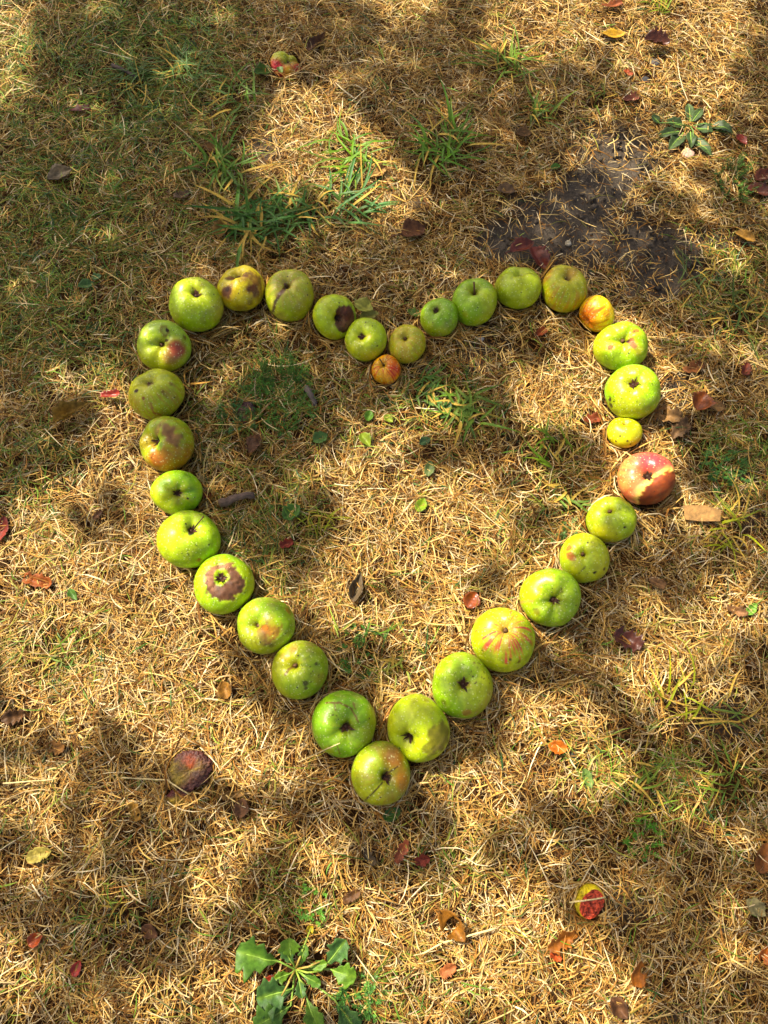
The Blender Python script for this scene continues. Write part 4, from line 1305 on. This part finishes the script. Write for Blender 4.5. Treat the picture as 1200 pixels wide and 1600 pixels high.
feathery(432, 622, 50, 62, 170, 'feathery dark green weed inside the heart beside the shrivelled fruit', c('4a7030'))
feathery(372, 655, 24, 22, 40, 'small feathery green weed left of the shrivelled fruit', c('43693a'), .022)
feathery(1142, 285, 24, 40, 70, 'small feathery green weed below the grey-green rosette', c('47682e'), .024)
feathery(556, 1020, 22, 42, 26, 'thin trailing green weed inside the lower left of the heart', c('4f7838'), .016)
feathery(488, 1400, 16, 38, 22, 'thin trailing green weed above the broad-leaved weed', c('5f8a3c'), .018)
feathery(1000, 1308, 22, 22, 26, 'small bright green weed above right of the half-eaten apple', c('5c9038'), .018)
feathery(560, 1560, 24, 34, 40, 'low green weed right of the broad-leaved weed at the bottom', c('4f7838'), .018)
feathery(880, 840, 18, 22, 22, 'small pale green weed inside the right side of the heart', c('5f7a48'), .016)
feathery(1125, 735, 34, 34, 46, 'low green weed right of the heart below the crumpled leaves', c('3f6a34'), .02)


# ------------------------------------------------------------------ coarse grass tufts, every blade its own part
def coarse_tuft(px, py, n, lpx, wmm, label, col, a0=0, a1=360, dry=.15, seed=0, spread=14, lift=.5):
    o3 = at(px, py, 0)
    o3[2] = float(gz(o3[0], o3[1]))
    k = depth_at(px, py) / FPX
    r = tag(empty('grass_tuft', o3), label, 'grass tuft', 'coarse grass tufts')
    rr = random.Random(seed + int(px * 3 + py))
    THIN.append((o3[0], o3[1], lpx * k * .5, .6))
    wmm *= 1.05
    far_ = px > 840 or py > 700
    n = int(n * (1.4 if far_ else 2.5))
    lpx *= .9 if far_ else 1.15
    wmm *= .8 if far_ else 1.0
    if far_:
        col = col * .75 + c('6f6a3a') * .25
        dry = .35
    spread = 10 + lpx * .28
    col = col * np.array([.98, .88, .6])
    for i in range(n):
        a = R_(a0 + (a1 - a0) * (i + rr.random()) / n)
        L = lpx * k * rr.uniform(.45, 1.1)
        W = wmm * .001 * rr.uniform(.5, 1.2)
        q = spread * k * math.sqrt(rr.random())
        qa = rr.uniform(0, 6.28)
        p = np.array([q * math.cos(qa), q * math.sin(qa), .002])
        el = rr.uniform(.35, 1.2) * lift + .28
        bend = -rr.uniform(.5, 2.1) * el * 1.4
        side = rr.gauss(0, .6)
        a = a + rr.gauss(0, .4)
        ns = 7
        V, F = [], []
        for s in range(ns + 1):
            t = s / ns
            aa = a + side * t
            ee = el + bend * t
            d = np.array([math.cos(aa) * math.cos(ee), math.sin(aa) * math.cos(ee), math.sin(ee)])
            if s:
                p = p + d * L / ns
                p[2] = max(p[2], .015 + .004 * t)
            wv = np.array([-math.sin(aa), math.cos(aa), 0]) * W * .5 * (min(1, .55 + 2.2 * t) * (1 - t ** 2.5) + .04)
            up_ = np.array([0, 0, 1])
            V += [p + wv + up_ * W * .16, p, p - wv + up_ * W * .16]
            if s:
                b = s * 3
                F += [[b - 3, b, b + 1, b - 2], [b - 2, b + 1, b + 2, b - 1]]
        V = np.array(V)
        tt = np.repeat(np.linspace(0, 1, ns + 1), 3)[:, None]
        dryb = rr.random() < dry
        cl = c('b4954e') * rr.uniform(.7, 1.1) if dryb else col * rr.uniform(.7, 1.35)
        tipc = c('b09a50') if rr.random() < .4 else cl
        cc = cl * (1 - .5 * tt ** 3) + tipc * .5 * tt ** 3
        cc = cc * (1 - .25 * (1 - tt) ** 4) + c('a8a860') * .25 * (1 - tt) ** 4
        mesh('blade', V, F, M_STRAW if dryb else M_GREEN, cc, r)
    return r


tg = c('4c7032')
tufts = [
 (545, 255, 15, 75, 5, 'coarse green tuft in the sun patch near the top', c('5c8232'), 0, 360),
 (690, 238, 20, 80, 5, 'spreading coarse green tuft right of the top sun patch', c('527a32'), 0, 360),
 (352, 270, 20, 66, 5, 'coarse green tuft in the shade left of the top sun patch', c('547a34'), 0, 360),
 (395, 355, 26, 76, 6, 'largest coarse green tuft just above the top left curve', c('3f6c34'), 0, 360),
 (470, 340, 18, 66, 5, 'coarse green tuft between the largest tuft and the dip of the heart', c('47703a'), 0, 360),
 (545, 330, 14, 78, 5, 'coarse tuft with long blades reaching right above the dip of the heart', c('3f7040'), -70, 120),
 (215, 130, 24, 60, 2.4, 'fine dark green tuft in the shade at the upper left', c('46683a'), 0, 360),
 (290, 115, 26, 66, 2.4, 'fine green tuft between the upper left shade and the pecked apple', c('4a6c3c'), 0, 360),
 (375, 160, 9, 70, 4, 'sparse green tuft below the green leaf at the top', c('55783a'), 40, 320),
 (1035, 14, 22, 52, 4, 'bright green tuft at the top edge on the right', c('6a8c34'), 20, 200),
 (790, 110, 14, 64, 4, 'green and brown tuft at the edge of the top sunlight', c('5a7a34'), 0, 360),
 (845, 180, 16, 66, 5, 'coarse green tuft left of the bare soil', c('507a3a'), 0, 360),
 (930, 158, 7, 50, 4, 'few short green blades above the bare soil', c('5a8034'), 0, 360),
 (1150, 500, 20, 86, 4, 'dark green tuft at the right edge beside the heart', c('3f6836'), 0, 360),
 (1085, 440, 12, 70, 3.5, 'thin dark green tuft right of the small yellow and red apple', c('44684a'), 0, 360),
 (868, 712, 11, 70, 5, 'green tuft inside the right side of the heart', c('5a8a30'), 40, 200),
 (890, 775, 9, 60, 5, 'drooping green blades beside the yellow-green apples on the right', c('4f7a3c'), 200, 420),
 (1130, 835, 18, 70, 4, 'yellow-green tuft right of the wood chip', c('9aa83e'), 0, 360),
 (1155, 800, 8, 80, 3, 'dull green blades rising beside the yellow-green tuft', c('5f7c40'), 40, 160),
 (725, 645, 14, 60, 5, 'green tuft inside the heart right of its notch', c('5a7a3c'), 0, 360),
 (665, 610, 14, 40, 4, 'dense little green tuft beside the tiny orange apple', c('47703a'), -100, 60),
 (1060, 1105, 10, 90, 4, 'yellow-green tuft in the sunny clump at the lower right', c('8a9a3a'), -40, 200),
 (1120, 1120, 7, 90, 4, 'dark green blades at the lower right edge', c('4a6c38'), -60, 60),
 (1000, 1215, 13, 66, 4, 'green tuft in the half shade at the lower right', c('5a7c3a'), 0, 360),
 (1120, 1215, 11, 76, 4, 'long leaning green blades near the lower right edge', c('567a3a'), 90, 260),
 (85, 1030, 12, 40, 2.5, 'small green tuft in the straw at the left', c('5f8040'), 0, 360),
 (190, 1418, 10, 42, 3, 'small green tuft at the lower left', c('668040'), 0, 360),
 (505, 820, 14, 56, 3, 'yellow-green tuft at the edge of the sunlight inside the heart', c('90a03a'), 0, 360),
 (630, 1400, 0, 10, 3, '', tg, 0, 360),
 (625, 1045, 8, 46, 4, 'grey-green tuft above the heart tip', c('77884e'), 40, 320),
 (110, 720, 13, 46, 2.5, 'dark green tuft left of the heart by the sun streak', c('47683a'), 0, 360),
 (1010, 1270, 8, 44, 3, 'short green blades above the small bright green weed', c('62893c'), 0, 360),
]
for i, (x, y, n, l, w, lab, co, a0, a1) in enumerate(tufts):
    if n:
        coarse_tuft(x, y, n, l, w, lab, co, a0, a1, .18, i)


# ------------------------------------------------------------------ the parched lawn: uncountable blades
def in_view_area(x, y, margin):
    half = 0.505 + (y + 0.33) * 0.178 + margin
    return (np.abs(x) < half) & (y > -0.34 - margin) & (y < 1.57 + margin)


def sample_area(n, margin):
    xs, ys = [], []
    got = 0
    while got < n:
        x = rng.uniform(-1.3, 1.3, n)
        y = rng.uniform(-0.7, 1.95, n)
        k = in_view_area(x, y, margin)
        xs.append(x[k])
        ys.append(y[k])
        got += k.sum()
    return np.concatenate(xs)[:n], np.concatenate(ys)[:n]


def sample_beyond(n):
    xs, ys = [], []
    got = 0
    while got < n:
        x = rng.uniform(-2.1, 2.1, n)
        y = rng.uniform(-1.35, 2.8, n)
        k = ~in_view_area(x, y, .19) & in_view_area(x, y, 1.05)
        xs.append(x[k])
        ys.append(y[k])
        got += k.sum()
    return np.concatenate(xs)[:n], np.concatenate(ys)[:n]


def blade_mesh(name, x, y, z0, az, lean, L, W, bend, side, roll, col, mat, nseg, clear=True, tipw=0.12, hold=.62):
    n = len(x)
    p = np.stack([x, y, z0], 1)
    rings = []
    dirs = []
    for s in range(nseg + 1):
        t = s / nseg
        a = az + side * t
        e = lean + bend * t
        d = np.stack([np.cos(a) * np.cos(e), np.sin(a) * np.cos(e), np.sin(e)], 1)
        if s:
            p = p + d * (L / nseg)[:, None]
            p[:, 2] = np.maximum(p[:, 2], z0 * .6 + .0008)
        rings.append(p.copy())
        dirs.append((a, e, d))
    keep = np.ones(n, bool)
    if clear:
        for (C, rad) in SOLIDS:
            near = np.where((np.abs(x - C[0]) < rad[0] + .09) & (np.abs(y - C[1]) < rad[1] + .09))[0]
            if len(near) == 0:
                continue
            for P in rings:
                q = (P[near] - C) / (rad * 1.0)
                keep[near[(q ** 2).sum(1) < .99]] = False
        rnd = rng.random(n)
        for (tx, ty, tr, tp) in THIN:
            keep[(np.hypot(x - tx, y - ty) < tr) & (rnd < tp) & (L > .012)] = False
        for (fx, fy, a_, b_, an, fz, hp) in FLATS:
            near = np.where((np.abs(x - fx) < a_ + .07) & (np.abs(y - fy) < a_ + .07) & (rnd < (hp if hold < 1 else 1)))[0]
            if len(near) == 0:
                continue
            for P in rings:
                dx, dy = P[near, 0] - fx, P[near, 1] - fy
                u = (dx * math.cos(an) + dy * math.sin(an)) / (a_ * 1.0)
                v = (-dx * math.sin(an) + dy * math.cos(an)) / (b_ * 1.0 + .001)
                keep[near[(u * u + v * v < 1) & (P[near, 2] > fz - .006)]] = False
    idx = np.where(keep)[0]
    n = len(idx)
    nv = nseg * 2 + 1
    V = np.zeros((n, nv, 3))
    for s in range(nseg):
        t = s / nseg
        a, e, d = dirs[s]
        a, e, d = a[idx], e[idx], d[idx]
        h = np.stack([-np.sin(a), np.cos(a), 0 * a], 1)
        u = np.cross(d, h)
        r_ = roll[idx]
        wv = h * np.cos(r_)[:, None] + u * np.sin(r_)[:, None]
        prof = (0.75 + 0.5 * t) * (1 - (1 - tipw) * t ** 2.2)
        wv = wv * (W[idx] * .5 * prof)[:, None]
        V[:, s * 2] = rings[s][idx] + wv
        V[:, s * 2 + 1] = rings[s][idx] - wv
    V[:, nv - 1] = rings[nseg][idx]
    base = (np.arange(n) * nv)[:, None]
    pat = []
    tot = []
    for s in range(nseg - 1):
        pat += [s * 2, s * 2 + 1, s * 2 + 3, s * 2 + 2]
        tot.append(4)
    pat += [nseg * 2 - 2, nseg * 2 - 1, nv - 1]
    tot.append(3)
    loops = (base + np.array(pat)[None, :]).ravel()
    tots = np.tile(tot, n)
    st = np.concatenate([[0], np.cumsum(tots)[:-1]])
    cc = np.repeat(col[idx][:, None, :], nv, 1)
    cc = cc * (1 + 0.12 * rng.normal(size=(n, nv, 1)))
    return mesh_arrays(name, V.reshape(-1, 3), loops, st, tots, mat, cc.reshape(-1, 3), None, True)


PAL = np.array([c('d2b478'), c('c09c5e'), c('ab834a'), c('8e6436'), c('664526'), c('c2ac82'), c('a68d66'), c('decaa0')])
PW = np.array([.15, .18, .17, .14, .13, .10, .08, .05])
GPAL = np.array([c('5c7c34'), c('49692f'), c('6f8c3c'), c('8a9a48'), c('3c5c34')])


def pick_cols(n, x, y, pal, w):
    i = rng.choice(len(pal), size=n, p=w / w.sum())
    k = 0.82 + 0.32 * NC(x * 5 + 9, y * 5 + 3, 3)
    return pal[i] * (k * rng.uniform(.75, 1.2, n))[:, None]


def lawn():
    # matted litter close to the soil
    n = 125000
    x, y = sample_area(n, .30)
    px, py = proj(np.stack([x, y, 0 * x], 1))
    b = bare_at(px, py)
    k = rng.random(n) > b * .97
    x, y, px, py, b = x[k], y[k], px[k], py[k], b[k]
    n = len(x)
    z = gz(x, y) + rng.uniform(.001, .010, n)
    col = pick_cols(n, x, y, PAL, np.array([.02, .06, .14, .27, .44, .03, .05, .01])) * .70
    o = blade_mesh('straw_litter', x, y, z, rng.uniform(0, 6.283, n), rng.uniform(-.05, .25, n), rng.uniform(.008, .028, n), rng.uniform(.0008, .0021, n),
                   rng.uniform(-.35, .15, n), rng.normal(0, .9, n), rng.normal(0, .6, n), col, M_STRAW, 2)
    tag(o, 'matted straw-coloured litter of dead grass covering the soil', 'dead grass', None, 'stuff')
    # standing and lodged dry blades: half rooted in little tufts, half loose between them
    n = 160000
    x, y = sample_area(n, .22)
    nt_ = 9500
    tx, ty = sample_area(nt_, .22)
    who = rng.integers(0, nt_, 165000)
    ta = rng.uniform(0, 6.283, len(who))
    tr = np.abs(rng.normal(0, .007, len(who)))
    x = np.concatenate([x, tx[who] + tr * np.cos(ta)])
    y = np.concatenate([y, ty[who] + tr * np.sin(ta)])
    tuft_az = np.concatenate([np.full(n, np.nan), ta + rng.normal(0, .5, len(who))])
    n = len(x)
    px, py = proj(np.stack([x, y, 0 * x], 1))
    b = bare_at(px, py)
    clump = NS(x * 26, y * 26, 2)
    k = rng.random(n) > np.maximum(b * .97, .5 * smooth(.62, .3, clump))
    x, y, px, py, b, tuft_az = x[k], y[k], px[k], py[k], b[k], tuft_az[k]
    n = len(x)
    flow = 12.0 * NG(x * 3.2, y * 3.2, 2) + 5.0 * NL(x * 11, y * 11, 2)
    az = np.where(np.isnan(tuft_az), flow + rng.normal(0, 1.15, n), tuft_az)
    lean = np.abs(rng.normal(.20, .26, n)) + .02
    L = rng.gamma(5, .0052, n) * (0.8 + .5 * NC(x * 6, y * 6, 2))
    z = gz(x, y) + rng.uniform(.002, .012, n)
    col = pick_cols(n, x, y, PAL, PW)
    g = blobs(GREEN, px, py, NL, .02, .4, .55)
    isg = rng.random(n) < (.03 + g * .6)
    gi = rng.choice(5, size=n)
    olive = rng.random(n) < .06 + g * .7
    col = np.where(olive[:, None], c('8f8a44') * rng.uniform(.6, 1.1, n)[:, None], col)
    gk = isg
    args = (x, y, z, az, lean, L, rng.gamma(6, .00019, n) + .0003, -lean * rng.uniform(.8, 2.2, n), rng.normal(0, .7, n), rng.normal(0, .6, n))
    d = ~gk
    o = blade_mesh('dry_grass', *[q[d] for q in args], col[d], M_STRAW, 3)
    tag(o, 'parched straw-coloured grass blades of the lawn', 'dry grass', None, 'stuff')
    gcol = GPAL[gi] * rng.uniform(.7, 1.25, n)[:, None]
    q = [v[gk] for v in args]
    q[4] = q[4] + .15
    q[6] = q[6] * 1.0
    o = blade_mesh('green_grass', *q, gcol[gk], M_GREEN, 3)
    tag(o, 'fine living green grass blades growing through the dry lawn', 'green grass', None, 'stuff')
    # blades pressed up round the foot of every apple
    X, Y, AZ = [], [], []
    for (C, rad) in SOLIDS:
        m = 110
        a = rng.uniform(0, 6.283, m)
        q = rng.uniform(.88, 1.22, m)
        X.append(C[0] + rad[0] * q * np.cos(a))
        Y.append(C[1] + rad[1] * q * np.sin(a))
        AZ.append(a + rng.choice([-1, 1], m) * rng.uniform(.9, 2.2, m))
    x, y, az = map(np.concatenate, (X, Y, AZ))
    n = len(x)
    lean = rng.uniform(.25, 1.05, n)
    o = blade_mesh('bent_grass', x, y, gz(x, y) + rng.uniform(.004, .014, n), az, lean, rng.gamma(6, .0062, n), rng.gamma(7, .00023, n) + .0004, -lean * rng.uniform(.3, 1.3, n),
                   rng.normal(0, .7, n), rng.normal(0, .6, n), pick_cols(n, x, y, PAL, PW), M_STRAW, 4)
    tag(o, 'dry blades bent up round the foot of the apples', 'dry grass', None, 'stuff')
    # long loose straws on top
    n = 2000
    x, y = sample_area(n, .24)
    px, py = proj(np.stack([x, y, 0 * x], 1))
    k = rng.random(n) > bare_at(px, py) * .6
    x, y = x[k], y[k]
    n = len(x)
    col = pick_cols(n, x, y, PAL, np.array([.3, .2, .08, .05, .03, .2, .1, .14]))
    z = gz(x, y) + rng.uniform(.008, .017, n)
    o = blade_mesh('loose_straw', x, y, z, rng.uniform(0, 6.283, n), rng.normal(.05, .10, n), rng.gamma(5, .011, n), rng.uniform(.0010, .0019, n),
                   rng.normal(-.10, .15, n), rng.normal(0, .5, n), rng.normal(0, .4, n), col, M_STRAW, 4, True, .3, 1.0)
    tag(o, 'long pale dry stalks scattered loosely over the lawn', 'loose straw', None, 'stuff')
    # the same lawn going on beyond the picture, with broader blades
    n = 130000
    x, y = sample_beyond(n)
    lean = np.abs(rng.normal(.2, .25, n)) + .02
    col = pick_cols(n, x, y, PAL, PW)
    g = smooth(.5, .75, NL(x * 2.5 + 3, y * 2.5 + 7, 3)) * .6
    col = np.where((rng.random(n) < g)[:, None], GPAL[rng.choice(5, size=n)], col)
    o = blade_mesh('outer_grass', x, y, gz(x, y) * 0 + rng.uniform(.002, .012, n), rng.uniform(0, 6.283, n), lean, rng.gamma(5, .0075, n), rng.gamma(6, .00027, n) + .0004,
                   -lean * rng.uniform(.8, 2, n), rng.normal(0, .8, n), rng.normal(0, .5, n), col, M_STRAW, 2, False)
    tag(o, 'dry lawn continuing beyond the edges of the picture', 'dry grass', None, 'stuff')
    # crumbs of straw and grit on the bare soil
    n = 26000
    x, y = sample_area(n, .05)
    px, py = proj(np.stack([x, y, 0 * x], 1))
    k = rng.random(n) < bare_at(px, py) * .8
    x, y = x[k], y[k]
    n = len(x)
    col = pick_cols(n, x, y, np.concatenate([PAL, [c('5a4a3a')]]), np.concatenate([PW, [.4]]))
    o = blade_mesh('straw_crumbs', x, y, gz(x, y) + .0015, rng.uniform(0, 6.28, n), rng.uniform(0, .12, n), rng.uniform(.004, .016, n), rng.uniform(.0008, .0017, n),
                   rng.normal(0, .2, n), rng.normal(0, .4, n), rng.normal(0, .3, n), col, M_STRAW, 2)
    tag(o, 'broken straw crumbs scattered on the bare soil patches', 'straw crumbs', None, 'stuff')


lawn()


def soil_crumbs():
    n = 24000
    x, y = sample_area(n, .1)
    px, py = proj(np.stack([x, y, 0 * x], 1))
    k = rng.random(n) < bare_at(px, py) ** 1.5 * .9 + .02
    x, y = x[k], y[k]
    n = len(x)
    r = rng.gamma(2.2, .0010, n) + .0006
    oc = np.array([[1, 0, 0], [0, 1, 0], [-1, 0, 0], [0, -1, 0], [0, 0, 1], [0, 0, -1.0]])
    V = oc[None] * r[:, None, None] * rng.uniform(.6, 1.4, (n, 6, 1))
    ang = rng.uniform(0, 6.28, n)
    ca, sa = np.cos(ang)[:, None], np.sin(ang)[:, None]
    V = np.stack([V[..., 0] * ca - V[..., 1] * sa, V[..., 0] * sa + V[..., 1] * ca, V[..., 2] * .7], -1)
    V = V + np.stack([x, y, gz(x, y) + r * .3], 1)[:, None, :]
    f = np.array([[0, 1, 4], [1, 2, 4], [2, 3, 4], [3, 0, 4], [1, 0, 5], [2, 1, 5], [3, 2, 5], [0, 3, 5]]).ravel()
    loops = (np.arange(n)[:, None] * 6 + f[None]).ravel()
    col = c('5f5549') * rng.uniform(.5, 1.5, n)[:, None]
    o = mesh_arrays('soil_crumbs', V.reshape(-1, 3), loops, np.arange(8 * n) * 3, np.full(8 * n, 3), M_SOIL, np.repeat(col, 6, 0), None, False)
    tag(o, 'crumbs of dry earth on the bare patches', 'soil crumbs', None, 'stuff')


soil_crumbs()


# ------------------------------------------------------------------ the apple tree that throws the dappled shade (stands up and left, out of the picture)
def tree():
    n = 30000
    gx = rng.uniform(-1.9, 1.9, n)
    gy = rng.uniform(-1.2, 2.6, n)
    px, py = proj(np.stack([gx, gy, 0 * gx], 1))
    inside = (px > -180) & (px < 1260) & (py > -80) & (py < 1660)
    lit = smooth(.12, .85, blobs(LIT, px, py, NL, .012, .34, .24))
    free = smooth(.50, .60, NS(gx * 3.3 + 5, gy * 3.3 + 5, 3)) * .9
    lit = np.where(inside, lit, free)
    keep = rng.random(n) > np.clip(lit * 1.03, 0, 1)  # crown shaped for the light: leaves left out where they would shade sun patches
    # a little thinner towards the rim of the crown
    rim = np.hypot((gx - 0) / 1.9, (gy - .7) / 1.9)
    keep &= rng.random(n) > smooth(.75, 1.05, rim)
    gx, gy = gx[keep], gy[keep]
    n = len(gx)
    d = 2.25 + 1.7 * rng.random(n)
    P = np.stack([gx, gy, 0 * gx], 1) + d[:, None] * SUN
    # leaves
    L = rng.uniform(.05, .085, n)
    az = rng.uniform(0, 6.283, n)
    el = rng.normal(-.25, .4, n)
    a = np.stack([np.cos(az) * np.cos(el), np.sin(az) * np.cos(el), np.sin(el)], 1)
    h = np.stack([-np.sin(az), np.cos(az), 0 * az], 1)
    u = np.cross(a, h)
    ro = rng.normal(0, .5, n)
    w = h * np.cos(ro)[:, None] + u * np.sin(ro)[:, None]
    nn = np.cross(a, w)
    prof = [(0, 0, 0), (.25, .24, .05), (.6, .27, .05), (1, 0, -.06), (.6, -.27, .05), (.25, -.24, .05)]
    V = np.stack([P + (a * (t - .5) + w * s + nn * z) * L[:, None] for t, s, z in prof], 1)
    base = (np.arange(n) * 6)[:, None]
    loops = (base + np.array([0, 1, 2, 3, 0, 3, 4, 5])[None]).ravel()
    tots = np.full(2 * n, 4)
    st = np.arange(2 * n) * 4
    g = c('4a6a28') * rng.uniform(.6, 1.4, n)[:, None]
    root = np.array([-2.75, 2.75, 0.0])
    t = tag(empty('apple_tree', root), 'leafy apple tree beyond the upper left corner whose crown shades the lawn', 'tree')
    o = mesh_arrays('crown', V.reshape(-1, 3) - root, loops, st, tots, M_TREE, np.repeat(g, 6, 0), t)
    tag(o, kind='stuff')
    # trunk and limbs
    bc = c('4e4238')
    V, F = tube([(0, 0, -.05), (.02, -.02, .5), (.05, -.02, 1.0), (.10, -.06, 1.5), (.16, -.12, 1.9)], [.16, .13, .12, .115, .10], 14)
    mesh('trunk', V, F, M_BARK, bc, t)
    fork = np.array([.16, -.12, 1.85])
    centre = P.mean(0) - root
    rr = np.random.default_rng(5)
    # limbs end where the crown is densest
    cell = {}
    for q in P - root:
        key = tuple(np.floor(q / .55).astype(int))
        cell.setdefault(key, []).append(q)
    dense = sorted(cell.values(), key=lambda v: -len(v))[:60]
    for i, pts in enumerate(dense):
        e = np.mean(pts, 0)
        m1 = fork * .65 + e * .35 + np.array([0, 0, .22])
        m2 = fork * .3 + e * .7 + np.array([0, 0, .16])
        run = np.concatenate([m1 + (m2 - m1) * np.linspace(0, 1, 8)[:, None], m2 + (e - m2) * np.linspace(0, 1, 8)[:, None]]) + root
        gp = run - SUN[None, :] * (run[:, 2] / SUN[2])[:, None]
        qx, qy = proj(gp)
        if blobs(LIT, qx, qy, NL, .012, .34, .24).max() > .55:
            continue            # limb left out: its shadow would cross a sun patch
        V, F = tube([fork, m1, m2, e], [.05, .026, .014, .006], 8)
        mesh('limb', V, F, M_BARK, bc, t)
    # far side of the crown, away from the lawn in the picture
    return t


tree()
